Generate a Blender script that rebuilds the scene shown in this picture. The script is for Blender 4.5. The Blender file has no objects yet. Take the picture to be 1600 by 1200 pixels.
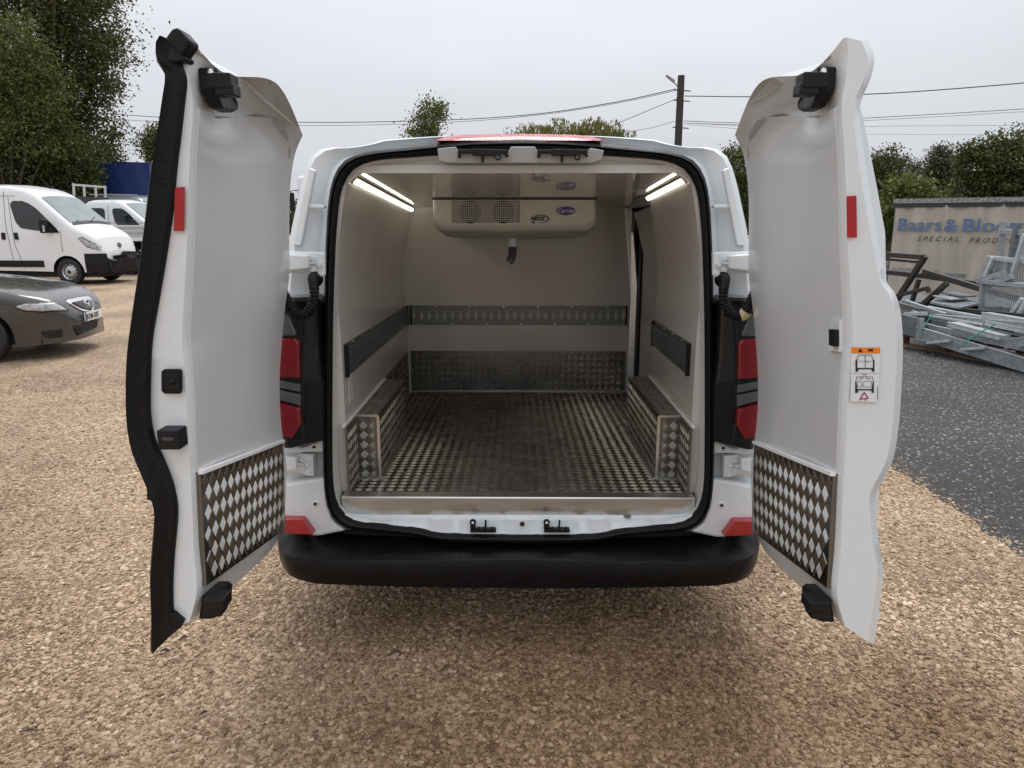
import bpy, bmesh, math, random
import numpy as np
from mathutils import Vector, Matrix
random.seed(7); rng = np.random.default_rng(7)
PI = math.pi
sc = bpy.context.scene
C = sc.collection

# ------------------------------------------------------------------ camera
FPX, W0, H0 = 1150.0, 1600.0, 1200.0
CAM = Vector((0, 0, 1.68))
PITCH = math.atan(253 / FPX); YAW = math.atan(10 / FPX)
cd = bpy.data.cameras.new('camera'); cam = bpy.data.objects.new('camera', cd); C.objects.link(cam)
cam.location = CAM; cam.rotation_euler = (PI / 2 - PITCH, 0, YAW)
cd.sensor_width = 36; cd.lens = 36 * FPX / W0; cd.clip_start = 0.05; cd.clip_end = 2000
sc.camera = cam
# ------------------------------------------------------------------ world: overcast sky
wd = bpy.data.worlds.new('World'); sc.world = wd; wd.use_nodes = True
nt = wd.node_tree; N = nt.nodes; L = nt.links
for n in list(N): N.remove(n)
SUN_EL, SUN_AZ = math.radians(56), math.radians(8)
wo = N.new('ShaderNodeOutputWorld'); bg = N.new('ShaderNodeBackground'); L.new(bg.outputs[0], wo.inputs[0])
sky = N.new('ShaderNodeTexSky'); sky.sky_type = 'NISHITA'; sky.sun_disc = False
sky.sun_elevation = SUN_EL; sky.sun_rotation = SUN_AZ; sky.dust_density = 6; sky.air_density = 1.0
hs = N.new('ShaderNodeHueSaturation'); hs.inputs['Saturation'].default_value = 0.2; L.new(sky.outputs[0], hs.inputs['Color'])
tc = N.new('ShaderNodeTexCoord'); sx = N.new('ShaderNodeSeparateXYZ'); L.new(tc.outputs['Generated'], sx.inputs[0])
mr = N.new('ShaderNodeMapRange'); L.new(sx.outputs['Z'], mr.inputs['Value'])
mr.inputs['From Min'].default_value = 0; mr.inputs['From Max'].default_value = 1
mr.inputs['To Min'].default_value = 6.3; mr.inputs['To Max'].default_value = 15.8      # overcast: zenith about three times the horizon
mp = N.new('ShaderNodeMapping'); mp.inputs['Scale'].default_value = (1.5, 1.5, 5); L.new(tc.outputs['Generated'], mp.inputs['Vector'])
nz = N.new('ShaderNodeTexNoise'); nz.inputs['Scale'].default_value = 1.6; nz.inputs['Detail'].default_value = 5; L.new(mp.outputs[0], nz.inputs['Vector'])
mr2 = N.new('ShaderNodeMapRange'); mr2.inputs['To Min'].default_value = 0.93; mr2.inputs['To Max'].default_value = 1.07
mr2.inputs['From Min'].default_value = 0.25; mr2.inputs['From Max'].default_value = 0.75; L.new(nz.outputs['Fac'], mr2.inputs['Value'])
mu = N.new('ShaderNodeMath'); mu.operation = 'MULTIPLY'; L.new(mr.outputs[0], mu.inputs[0]); L.new(mr2.outputs[0], mu.inputs[1])
vm = N.new('ShaderNodeVectorMath'); vm.operation = 'SCALE'; vm.inputs[0].default_value = (0.975, 1.0, 1.07); L.new(mu.outputs[0], vm.inputs['Scale'])
mx = N.new('ShaderNodeMix'); mx.data_type = 'RGBA'; mx.inputs['Factor'].default_value = 0.93
L.new(hs.outputs[0], mx.inputs['A']); L.new(vm.outputs[0], mx.inputs['B'])
L.new(mx.outputs['Result'], bg.inputs['Color']); bg.inputs['Strength'].default_value = 0.1
sd = bpy.data.lights.new('sun', 'SUN'); so = bpy.data.objects.new('sun', sd); C.objects.link(so)
sd.energy = 1.5; sd.angle = math.radians(26); sd.color = (1, 0.97, 0.93)
so.rotation_euler = (PI / 2 - SUN_EL, 0, PI - SUN_AZ); so.location = (0, -5, 12)
sc.view_settings.view_transform = 'Standard'; sc.view_settings.look = 'None'
sc.view_settings.exposure = 0.0; sc.view_settings.gamma = 1; sc.view_settings.use_curve_mapping = False
sc.cycles.use_denoising = True
sc.cycles.max_bounces = 8; sc.cycles.diffuse_bounces = 4; sc.cycles.glossy_bounces = 5; sc.cycles.transparent_max_bounces = 8
sc.cycles.sample_clamp_indirect = 6

# ------------------------------------------------------------------ pixel -> point
RM = cam.rotation_euler.to_matrix()
def ray(px, py):
    return RM @ Vector(((px - W0 / 2) / FPX, -(py - H0 / 2) / FPX, -1.0))
def P(px, py, Y=None, z=None, X=None, plane=None):
    d = ray(px, py)
    if Y is not None: t = Y / d.y
    elif z is not None: t = (z - CAM.z) / d.z
    elif X is not None: t = X / d.x
    else:
        p0, n = plane; t = (p0 - CAM).dot(n) / d.dot(n)
    return CAM + d * t

# ------------------------------------------------------------------ materials
MATS = {}
def mat(name, col, rough=0.5, metal=0.0, spec=0.5, coat=0.0, var=0.0, vscale=8, bump=0.0, bscale=60, emit=None, estr=0, trans=0, rvar=0.0, alpha=1, streak=None):
    m = bpy.data.materials.new(name); m.use_nodes = True; MATS[name] = m
    t = m.node_tree; b = t.nodes['Principled BSDF']
    b.inputs['Base Color'].default_value = (*col, 1); b.inputs['Roughness'].default_value = rough
    b.inputs['Metallic'].default_value = metal; b.inputs['Specular IOR Level'].default_value = spec
    b.inputs['Coat Weight'].default_value = coat; b.inputs['Coat Roughness'].default_value = 0.05
    b.inputs['Transmission Weight'].default_value = trans
    if emit: b.inputs['Emission Color'].default_value = (*emit, 1); b.inputs['Emission Strength'].default_value = estr
    tcn = t.nodes.new('ShaderNodeTexCoord'); vec = tcn.outputs['Object']
    if streak:
        mpn = t.nodes.new('ShaderNodeMapping'); mpn.inputs['Scale'].default_value = streak; t.links.new(vec, mpn.inputs[0]); vec = mpn.outputs[0]
    if var or rvar:
        nn = t.nodes.new('ShaderNodeTexNoise'); nn.inputs['Scale'].default_value = vscale; nn.inputs['Detail'].default_value = 6; nn.inputs['Roughness'].default_value = 0.65
        t.links.new(vec, nn.inputs['Vector'])
    if var:
        cr = t.nodes.new('ShaderNodeValToRGB'); cr.color_ramp.elements[0].position = 0.3; cr.color_ramp.elements[1].position = 0.7
        cr.color_ramp.elements[0].color = (*[c * (1 - var) for c in col], 1); cr.color_ramp.elements[1].color = (*[min(1, c * (1 + var)) for c in col], 1)
        t.links.new(nn.outputs['Fac'], cr.inputs[0]); t.links.new(cr.outputs[0], b.inputs['Base Color'])
    if rvar:
        m2 = t.nodes.new('ShaderNodeMapRange'); m2.inputs['To Min'].default_value = max(0.02, rough - rvar); m2.inputs['To Max'].default_value = rough + rvar
        m2.inputs['From Min'].default_value = 0.3; m2.inputs['From Max'].default_value = 0.7
        t.links.new(nn.outputs['Fac'], m2.inputs[0]); t.links.new(m2.outputs[0], b.inputs['Roughness'])
    if bump:
        n3 = t.nodes.new('ShaderNodeTexNoise'); n3.inputs['Scale'].default_value = bscale; n3.inputs['Detail'].default_value = 4
        t.links.new(vec, n3.inputs['Vector'])
        bp = t.nodes.new('ShaderNodeBump'); bp.inputs['Strength'].default_value = bump; bp.inputs['Distance'].default_value = 0.01
        t.links.new(n3.outputs['Fac'], bp.inputs['Height']); t.links.new(bp.outputs[0], b.inputs['Normal'])
    return m
mat('paint', (0.74, 0.775, 0.785), 0.28, spec=0.5, coat=0.35, rvar=0.06, vscale=5, bump=0.02, bscale=9)
mat('paint_far', (0.76, 0.775, 0.785), 0.3, coat=0.4, rvar=0.06, vscale=3)
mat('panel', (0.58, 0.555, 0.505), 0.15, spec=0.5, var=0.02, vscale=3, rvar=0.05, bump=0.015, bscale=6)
mat('door_panel', (0.66, 0.675, 0.68), 0.13, spec=0.5, var=0.02, vscale=3, rvar=0.04, bump=0.05, bscale=2.2)
mat('trim_shaded', (0.33, 0.325, 0.31), 0.45, var=0.04)  # colour darkened to carry the shade under the roof and seal overhang
mat('jamb', (0.66, 0.645, 0.61), 0.35, var=0.03, vscale=4)
mat('rubber', (0.006, 0.006, 0.0065), 0.5, spec=0.25, rvar=0.08, vscale=30, bump=0.15, bscale=120)
mat('black_plastic', (0.007, 0.007, 0.0075), 0.5, spec=0.3, rvar=0.1, vscale=25, bump=0.1, bscale=300)
mat('bumper', (0.006, 0.006, 0.0065), 0.36, spec=0.25, rvar=0.2, vscale=14, bump=0.25, bscale=160)
mat('dark_gap', (0.006, 0.006, 0.007), 0.7)
mat('gloss_black', (0.01, 0.01, 0.011), 0.08)
mat('tail_red', (0.20, 0.004, 0.008), 0.08, coat=0.6, bump=0.3, bscale=45)
mat('tail_grey', (0.09, 0.092, 0.095), 0.1, coat=0.6, bump=0.3, bscale=60)
mat('reflector', (0.40, 0.008, 0.012), 0.12, coat=0.5, bump=0.1, bscale=200)
mat('reflector_tape', (0.38, 0.008, 0.012), 0.3, var=0.08, vscale=120)
mat('brake_red', (0.45, 0.012, 0.03), 0.15, coat=0.5, bump=0.8, bscale=130)
mat('plate_alu', (0.21, 0.20, 0.185), 0.33, metal=1, rvar=0.1, vscale=6, var=0.12)
mat('tread_alu', (0.47, 0.45, 0.42), 0.26, metal=1, rvar=0.08, vscale=10, var=0.08)
mat('tread_door', (0.33, 0.32, 0.30), 0.24, metal=1, rvar=0.08, vscale=10, var=0.15)
mat('smooth_alu', (0.62, 0.61, 0.59), 0.34, metal=1, rvar=0.1, vscale=4, streak=(1, 12, 12), var=0.08)
mat('rail_steel', (0.17, 0.18, 0.185), 0.42, metal=0.7, var=0.15, vscale=12, rvar=0.1)
mat('screw', (0.62, 0.62, 0.6), 0.3, metal=1)
mat('led', (1, 1, 1), 0.4, emit=(1, 0.92, 0.78), estr=4.0)
mat('ceiling', (0.66, 0.64, 0.60), 0.035, spec=0.6)
mat('grille_back', (0.36, 0.33, 0.28), 0.5)
mat('led_body', (0.7, 0.68, 0.62), 0.4)
mat('unit', (0.74, 0.71, 0.63), 0.38, var=0.02, vscale=6)
mat('unit_seam', (0.03, 0.028, 0.025), 0.6)
mat('grille', (0.66, 0.63, 0.57), 0.4)
mat('badge_blue', (0.008, 0.012, 0.22), 0.25)
mat('white_print', (0.85, 0.85, 0.85), 0.4)
mat('black_print', (0.012, 0.012, 0.014), 0.45)
mat('hose_grey', (0.12, 0.12, 0.125), 0.5)
mat('yellow_tape', (0.55, 0.45, 0.25), 0.6)
mat('sticker', (0.74, 0.77, 0.79), 0.4)
mat('sticker_orange', (0.85, 0.23, 0.01), 0.4)
mat('sticker_red', (0.35, 0.01, 0.06), 0.4)
mat('sticker_grey', (0.35, 0.38, 0.42), 0.4)
mat('glass', (0.02, 0.024, 0.026), 0.04, spec=0.6)
mat('windscreen', (0.20, 0.25, 0.24), 0.06, spec=0.8, var=0.25, vscale=2)
mat('tyre', (0.012, 0.012, 0.013), 0.6, bump=0.2, bscale=80)
mat('rim', (0.5, 0.51, 0.52), 0.3, metal=0.9)
mat('headlamp', (0.42, 0.43, 0.44), 0.08, coat=0.8, var=0.5, vscale=14)
mat('grey_paint', (0.058, 0.054, 0.052), 0.26, metal=0.35, coat=0.8, rvar=0.1, vscale=9)
mat('chrome', (0.8, 0.8, 0.8), 0.12, metal=1)
mat('plate_white', (0.78, 0.78, 0.74), 0.4)
mat('plate_blue', (0.01, 0.03, 0.3), 0.4)
mat('blue_tarp', (0.012, 0.034, 0.15), 0.42, var=0.2, vscale=3, bump=0.4, bscale=4)
mat('blue_tarp_side', (0.03, 0.055, 0.16), 0.3, var=0.25, vscale=4, bump=0.9, bscale=5)
mat('bed_alu', (0.52, 0.54, 0.53), 0.4, metal=0.15, var=0.05)
mat('dark_steel', (0.028, 0.024, 0.021), 0.55, var=0.4, vscale=10)
mat('galv', (0.31, 0.34, 0.36), 0.42, metal=0.55, var=0.25, vscale=18, rvar=0.15)
mat('galv_pale', (0.46, 0.49, 0.50), 0.42, metal=0.4, var=0.2, vscale=20)
mat('galv_dark', (0.16, 0.18, 0.195), 0.45, metal=0.55, var=0.3, vscale=14)
mat('strap', (0.02, 0.30, 0.22), 0.5)
mat('wood_brown', (0.10, 0.045, 0.025), 0.75, var=0.4, vscale=9, streak=(1, 6, 6), bump=0.3)
mat('tarp', (0.44, 0.39, 0.32), 0.55, var=0.22, vscale=2.2, streak=(2.2, 2.2, 0.45), bump=1.0, bscale=1.6)
mat('tarp_blue', (0.10, 0.18, 0.32), 0.55, var=0.25, vscale=9)
mat('tarp_black', (0.03, 0.03, 0.035), 0.55)
mat('tarp_green', (0.02, 0.13, 0.06), 0.55)
mat('dirty_rail', (0.26, 0.26, 0.25), 0.6, var=0.8, vscale=26)
mat('pole_wood', (0.045, 0.038, 0.032), 0.8, var=0.3, vscale=5, bump=0.3)
mat('lamp_grey', (0.3, 0.31, 0.31), 0.5)
mat('wire', (0.03, 0.03, 0.032), 0.6)
mat('bark', (0.07, 0.055, 0.042), 0.85, var=0.35, vscale=6, bump=0.6, bscale=12)

def gravel_mat():
    m = bpy.data.materials.new('gravel'); m.use_nodes = True; t = m.node_tree; b = t.nodes['Principled BSDF']; n = t.nodes; l = t.links
    tcn = n.new('ShaderNodeTexCoord'); v = tcn.outputs['Object']
    vo = n.new('ShaderNodeTexVoronoi'); vo.inputs['Scale'].default_value = 55; l.new(v, vo.inputs['Vector'])
    v2 = n.new('ShaderNodeTexVoronoi'); v2.inputs['Scale'].default_value = 130; l.new(v, v2.inputs['Vector'])
    cr = n.new('ShaderNodeValToRGB'); e = cr.color_ramp.elements
    e[0].color = (0.32, 0.22, 0.135, 1); e[1].color = (0.72, 0.58, 0.42, 1); e[0].position = 0.1; e[1].position = 0.95
    a = e.new(0.5); a.color = (0.50, 0.375, 0.25, 1)
    sp = n.new('ShaderNodeSeparateXYZ'); l.new(vo.outputs['Color'], sp.inputs[0]); l.new(sp.outputs[0], cr.inputs[0])
    big = n.new('ShaderNodeTexNoise'); big.inputs['Scale'].default_value = 0.55; big.inputs['Detail'].default_value = 7; big.inputs['Roughness'].default_value = 0.6; l.new(v, big.inputs['Vector'])
    cr2 = n.new('ShaderNodeValToRGB'); e = cr2.color_ramp.elements; e[0].position = 0.33; e[1].position = 0.58
    e[0].color = (0.55, 0.50, 0.46, 1); e[1].color = (1.05, 1.02, 1.0, 1); l.new(big.outputs['Fac'], cr2.inputs[0])
    mm = n.new('ShaderNodeMix'); mm.data_type = 'RGBA'; mm.blend_type = 'MULTIPLY'; mm.inputs['Factor'].default_value = 1
    l.new(cr.outputs[0], mm.inputs['A']); l.new(cr2.outputs[0], mm.inputs['B']); l.new(mm.outputs['Result'], b.inputs['Base Color'])
    rr = n.new('ShaderNodeMapRange'); rr.inputs['From Min'].default_value = 0.33; rr.inputs['From Max'].default_value = 0.6; rr.inputs['To Min'].default_value = 0.42; rr.inputs['To Max'].default_value = 0.75
    l.new(big.outputs['Fac'], rr.inputs[0]); l.new(rr.outputs[0], b.inputs['Roughness'])
    ad = n.new('ShaderNodeMath'); ad.operation = 'ADD'; l.new(vo.outputs['Distance'], ad.inputs[0]); l.new(v2.outputs['Distance'], ad.inputs[1])
    bp = n.new('ShaderNodeBump'); bp.invert = True; bp.inputs['Strength'].default_value = 0.9; bp.inputs['Distance'].default_value = 0.012
    l.new(ad.outputs[0], bp.inputs['Height']); l.new(bp.outputs[0], b.inputs['Normal'])
    MATS['gravel'] = m
    p = bpy.data.materials.new('pebble'); p.use_nodes = True; t = p.node_tree; b = t.nodes['Principled BSDF']; n = t.nodes; l = t.links
    oi = n.new('ShaderNodeObjectInfo'); cr = n.new('ShaderNodeValToRGB'); e = cr.color_ramp.elements
    e[0].color = (0.20, 0.13, 0.075, 1); e[1].color = (0.78, 0.66, 0.50, 1); e[0].position = 0.0; e[1].position = 1.0
    for pos, c in ((0.3, (0.40, 0.285, 0.18, 1)), (0.62, (0.53, 0.395, 0.265, 1)), (0.93, (0.62, 0.48, 0.335, 1))):
        q = e.new(pos); q.color = c
    l.new(oi.outputs['Random'], cr.inputs[0])
    gm = n.new('ShaderNodeNewGeometry'); big = n.new('ShaderNodeTexNoise'); big.inputs['Scale'].default_value = 0.75; big.inputs['Detail'].default_value = 6; l.new(gm.outputs['Position'], big.inputs['Vector'])
    cr2 = n.new('ShaderNodeValToRGB'); e2 = cr2.color_ramp.elements; e2[0].position = 0.36; e2[1].position = 0.6
    e2[0].color = (0.62, 0.56, 0.50, 1); e2[1].color = (1.05, 1.02, 1.0, 1); l.new(big.outputs['Fac'], cr2.inputs[0])
    mm = n.new('ShaderNodeMix'); mm.data_type = 'RGBA'; mm.blend_type = 'MULTIPLY'; mm.inputs['Factor'].default_value = 1
    l.new(cr.outputs[0], mm.inputs['A']); l.new(cr2.outputs[0], mm.inputs['B']); l.new(mm.outputs['Result'], b.inputs['Base Color'])
    b.inputs['Roughness'].default_value = 0.6; b.inputs['Specular IOR Level'].default_value = 0.3
    # damp stain in front of the van
    def damp(t_, pos, src, dst):
        n_, l_ = t_.nodes, t_.links
        mp_ = n_.new('ShaderNodeMapping'); mp_.inputs['Location'].default_value = (-.45, -2.25, 0); l_.new(pos, mp_.inputs[0])
        nz_ = n_.new('ShaderNodeTexNoise'); nz_.inputs['Scale'].default_value = 1.6; nz_.inputs['Detail'].default_value = 5; l_.new(pos, nz_.inputs['Vector'])
        ln_ = n_.new('ShaderNodeVectorMath'); ln_.operation = 'LENGTH'; sc_ = n_.new('ShaderNodeVectorMath'); sc_.operation = 'MULTIPLY'; sc_.inputs[1].default_value = (.75, 1.15, 0); l_.new(mp_.outputs[0], sc_.inputs[0]); l_.new(sc_.outputs[0], ln_.inputs[0])
        ad_ = n_.new('ShaderNodeMath'); ad_.operation = 'MULTIPLY_ADD'; l_.new(nz_.outputs['Fac'], ad_.inputs[0]); ad_.inputs[1].default_value = 1.3; l_.new(ln_.outputs['Value'], ad_.inputs[2])
        rp_ = n_.new('ShaderNodeValToRGB'); e_ = rp_.color_ramp.elements; e_[0].position = .95; e_[0].color = (.66, .60, .52, 1); e_[1].position = 1.0; e_[1].color = (1, 1, 1, 1)
        dv = n_.new('ShaderNodeMath'); dv.operation = 'DIVIDE'; dv.inputs[1].default_value = 1.75; l_.new(ad_.outputs[0], dv.inputs[0]); e_[0].position = .62; l_.new(dv.outputs[0], rp_.inputs[0])
        mx_ = n_.new('ShaderNodeMix'); mx_.data_type = 'RGBA'; mx_.blend_type = 'MULTIPLY'; mx_.inputs['Factor'].default_value = 1; l_.new(src, mx_.inputs['A']); l_.new(rp_.outputs[0], mx_.inputs['B']); l_.new(mx_.outputs['Result'], dst)
    damp(t, gm.outputs['Position'], mm.outputs['Result'], b.inputs['Base Color'])
    tg = MATS['gravel'].node_tree; bg_ = tg.nodes['Principled BSDF']; g2 = tg.nodes.new('ShaderNodeNewGeometry'); damp(tg, g2.outputs['Position'], bg_.inputs['Base Color'].links[0].from_socket, bg_.inputs['Base Color'])
    bg_.inputs['Specular IOR Level'].default_value = 0.3
    MATS['pebble'] = p
    m = bpy.data.materials.new('asphalt'); m.use_nodes = True; t = m.node_tree; b = t.nodes['Principled BSDF']; n = t.nodes; l = t.links
    tcn = n.new('ShaderNodeTexCoord'); v = tcn.outputs['Object']
    vo = n.new('ShaderNodeTexVoronoi'); vo.inputs['Scale'].default_value = 70; l.new(v, vo.inputs['Vector'])
    sp = n.new('ShaderNodeSeparateXYZ'); l.new(vo.outputs['Color'], sp.inputs[0])
    cr = n.new('ShaderNodeValToRGB'); e = cr.color_ramp.elements; e[0].color = (0.017, 0.017, 0.0185, 1); e[0].position = 0.0; e[1].color = (0.40, 0.36, 0.31, 1); e[1].position = 0.995
    for pos, c in ((0.6, (0.029, 0.029, 0.031, 1)), (0.92, (0.055, 0.054, 0.054, 1)), (0.965, (0.22, 0.20, 0.18, 1))):
        q = e.new(pos); q.color = c
    l.new(sp.outputs[0], cr.inputs[0])
    big = n.new('ShaderNodeTexNoise'); big.inputs['Scale'].default_value = 0.8; big.inputs['Detail'].default_value = 5; l.new(v, big.inputs['Vector'])
    cr2 = n.new('ShaderNodeValToRGB'); e = cr2.color_ramp.elements; e[0].position = 0.3; e[1].position = 0.7; e[0].color = (0.7, 0.7, 0.72, 1); e[1].color = (1.25, 1.24, 1.22, 1)
    l.new(big.outputs['Fac'], cr2.inputs[0])
    mm = n.new('ShaderNodeMix'); mm.data_type = 'RGBA'; mm.blend_type = 'MULTIPLY'; mm.inputs['Factor'].default_value = 1
    l.new(cr.outputs[0], mm.inputs['A']); l.new(cr2.outputs[0], mm.inputs['B']); l.new(mm.outputs['Result'], b.inputs['Base Color'])
    b.inputs['Roughness'].default_value = 0.6; b.inputs['Specular IOR Level'].default_value = 0.3
    bp = n.new('ShaderNodeBump'); bp.invert = True; bp.inputs['Strength'].default_value = 0.8; bp.inputs['Distance'].default_value = 0.008
    l.new(vo.outputs['Distance'], bp.inputs['Height']); l.new(bp.outputs[0], b.inputs['Normal'])
    MATS['asphalt'] = m
    m = bpy.data.materials.new('leaf'); m.use_nodes = True; t = m.node_tree; b = t.nodes['Principled BSDF']; n = t.nodes; l = t.links
    at = n.new('ShaderNodeAttribute'); at.attribute_name = 'Col'; l.new(at.outputs['Color'], b.inputs['Base Color']); b.inputs['Roughness'].default_value = 0.55
    b.inputs['Specular IOR Level'].default_value = 0.3
    tr = n.new('ShaderNodeBsdfTranslucent'); l.new(at.outputs['Color'], tr.inputs['Color'])
    ms = n.new('ShaderNodeMixShader'); ms.inputs[0].default_value = 0.3; l.new(b.outputs[0], ms.inputs[1]); l.new(tr.outputs[0], ms.inputs[2])
    l.new(ms.outputs[0], n['Material Output'].inputs['Surface'])
    MATS['leaf'] = m
gravel_mat()

# ------------------------------------------------------------------ helpers
def obj(name, verts, faces, m, parent=None, smooth=None, bevel=0, bseg=2, kind=None):
    me = bpy.data.meshes.new(name); me.from_pydata([tuple(v) for v in verts], [], faces); me.update()
    if m: me.materials.append(MATS[m])
    o = bpy.data.objects.new(name, me); C.objects.link(o)
    if smooth is not None:
        bm = bmesh.new(); bm.from_mesh(me); bmesh.ops.recalc_face_normals(bm, faces=bm.faces); bm.to_mesh(me); bm.free()
        for p in me.polygons: p.use_smooth = True
        if smooth < 180: me.set_sharp_from_angle(angle=math.radians(smooth))
    if bevel:
        b = o.modifiers.new('bevel', 'BEVEL'); b.width = bevel; b.segments = bseg; b.limit_method = 'ANGLE'; b.angle_limit = math.radians(35); b.harden_normals = False
    if parent: o.parent = parent
    if kind: o['kind'] = kind
    return o
def empty(name, loc=(0, 0, 0), label=None, cat=None, group=None):
    o = bpy.data.objects.new(name, None); C.objects.link(o); o.location = loc; o.empty_display_size = 0.2
    if label: o['label'] = label
    if cat: o['category'] = cat; o['kind'] = 'thing'
    if group: o['group'] = group
    return o
def tag(o, label, cat, group=None):
    o['kind'] = 'thing'; o['label'] = label; o['category'] = cat
    if group: o['group'] = group
    return o
class MB:
    def __init__(s): s.v = []; s.f = []
    def add(s, v, f):
        k = len(s.v); s.v += [Vector(p) for p in v]; s.f += [[i + k for i in q] for q in f]; return s
    def box(s, c, size, R=None):
        c = Vector(c); h = Vector(size) / 2; vs = []
        for i in range(8):
            p = Vector((h.x * (1 if i & 1 else -1), h.y * (1 if i & 2 else -1), h.z * (1 if i & 4 else -1)))
            vs.append(c + (R @ p if R else p))
        return s.add(vs, [[0, 2, 3, 1], [4, 5, 7, 6], [0, 1, 5, 4], [2, 6, 7, 3], [0, 4, 6, 2], [1, 3, 7, 5]])
    def bar(s, a, b, w, h, up=(0, 0, 1)):
        a = Vector(a); b = Vector(b); d = (b - a).normalized(); u = Vector(up)
        if abs(d.dot(u)) > 0.95: u = Vector((0, 1, 0))
        sd = d.cross(u).normalized(); u = sd.cross(d).normalized()
        vs = [p + sd * (w / 2 * i) + u * (h / 2 * j) for p in (a, b) for i, j in ((-1, -1), (1, -1), (1, 1), (-1, 1))]
        return s.add(vs, [[0, 1, 2, 3], [7, 6, 5, 4], [0, 4, 5, 1], [1, 5, 6, 2], [2, 6, 7, 3], [3, 7, 4, 0]])
    def tube(s, pts, r, n=8, cap=True):
        pts = [Vector(p) for p in pts]; vs = []; fs = []; up = Vector((0.13, 0.27, 1)).normalized()
        for i, p in enumerate(pts):
            d = (pts[min(i + 1, len(pts) - 1)] - pts[max(i - 1, 0)]).normalized()
            a = d.cross(up)
            if a.length < 1e-4: a = d.cross(Vector((1, 0, 0)))
            a.normalize(); b = d.cross(a); rr = r[i] if isinstance(r, (list, tuple)) else r
            for k in range(n):
                t = 2 * PI * k / n; vs.append(p + a * math.cos(t) * rr + b * math.sin(t) * rr)
        for i in range(len(pts) - 1):
            for k in range(n): fs.append([i * n + k, i * n + (k + 1) % n, (i + 1) * n + (k + 1) % n, (i + 1) * n + k])
        if cap: fs.append(list(range(n - 1, -1, -1))); fs.append([(len(pts) - 1) * n + k for k in range(n)])
        return s.add(vs, fs)
    def prism(s, pts, d):
        pts = [Vector(p) for p in pts]; n = len(pts); d = Vector(d)
        return s.add(pts + [p + d for p in pts], [list(range(n)), list(range(2 * n - 1, n - 1, -1))] + [[i, i + n, (i + 1) % n + n, (i + 1) % n] for i in range(n)])
    def disc(s, c, nrm, r, h, n=16, r2=None):
        c = Vector(c); nn = Vector(nrm).normalized(); a = nn.orthogonal().normalized(); b = nn.cross(a); r2 = r if r2 is None else r2
        vs = [c + (a * math.cos(2 * PI * k / n) + b * math.sin(2 * PI * k / n)) * r for k in range(n)]
        vs += [c + nn * h + (a * math.cos(2 * PI * k / n) + b * math.sin(2 * PI * k / n)) * r2 for k in range(n)]
        return s.add(vs, [list(range(n - 1, -1, -1)), list(range(n, 2 * n))] + [[k, (k + 1) % n, (k + 1) % n + n, k + n] for k in range(n)])
    def lathe(s, c, axis, prof, n=24):        # prof: (along, radius)
        c = Vector(c); nn = Vector(axis).normalized(); a = nn.orthogonal().normalized(); b = nn.cross(a); vs = []; fs = []
        for (h, r) in prof:
            for k in range(n): vs.append(c + nn * h + (a * math.cos(2 * PI * k / n) + b * math.sin(2 * PI * k / n)) * r)
        for i in range(len(prof) - 1):
            for k in range(n): fs.append([i * n + k, i * n + (k + 1) % n, (i + 1) * n + (k + 1) % n, (i + 1) * n + k])
        return s.add(vs, fs)
    def build(s, name, m, parent=None, smooth=None, bevel=0, bseg=2, kind=None):
        return obj(name, s.v, s.f, m, parent, smooth, bevel, bseg, kind)
def cr_sample(pts, n):
    pts = [Vector(p) for p in pts]
    dense = []
    for i in range(len(pts) - 1):
        p0 = pts[max(i - 1, 0)]; p1 = pts[i]; p2 = pts[i + 1]; p3 = pts[min(i + 2, len(pts) - 1)]
        for k in range(10):
            t = k / 10
            dense.append(0.5 * ((2 * p1) + (p2 - p0) * t + (2 * p0 - 5 * p1 + 4 * p2 - p3) * t * t + (3 * p1 - p0 - 3 * p2 + p3) * t ** 3))
    dense.append(pts[-1]); return lin_sample(dense, n)
def lin_sample(pts, n):
    pts = [Vector(p) for p in pts]; d = [0]
    for a, b in zip(pts, pts[1:]): d.append(d[-1] + (b - a).length)
    out = []; j = 0
    for k in range(n):
        t = d[-1] * k / (n - 1)
        while j < len(pts) - 2 and d[j + 1] < t: j += 1
        w = (t - d[j]) / max(1e-9, d[j + 1] - d[j]); out.append(pts[j].lerp(pts[j + 1], min(1, max(0, w))))
    return out
def grid(rows, close=False, caps=False):
    n = len(rows[0]); vs = [p for r in rows for p in r]; fs = []; R = len(rows)
    for i in range(R if close else R - 1):
        j = (i + 1) % R
        for k in range(n - 1): fs.append([i * n + k, i * n + k + 1, j * n + k + 1, j * n + k])
    if caps: fs.append([i * n for i in range(R)]); fs.append([i * n + n - 1 for i in range(R)][::-1])
    return vs, fs
def interp(tab, x):
    if x <= tab[0][0]: return tab[0][1]
    for (a, b), (c, d) in zip(tab, tab[1:]):
        if x <= c: return b + (d - b) * (x - a) / max(1e-9, c - a)
    return tab[-1][1]
def pixel(p):
    q = RM.transposed() @ (Vector(p) - CAM); return (W0 / 2 + FPX * q.x / -q.z, H0 / 2 - FPX * q.y / -q.z)
def mir(p): return Vector((-p[0], p[1], p[2]))
def sweep(path, prof, closed=False):
    """profile in (side, out) swept along path of (point, side vec, out vec)"""
    rows = [[p + a * s + b * t for (s, t) in prof] for (p, a, b) in path]
    return grid(rows, close=closed)
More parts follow.
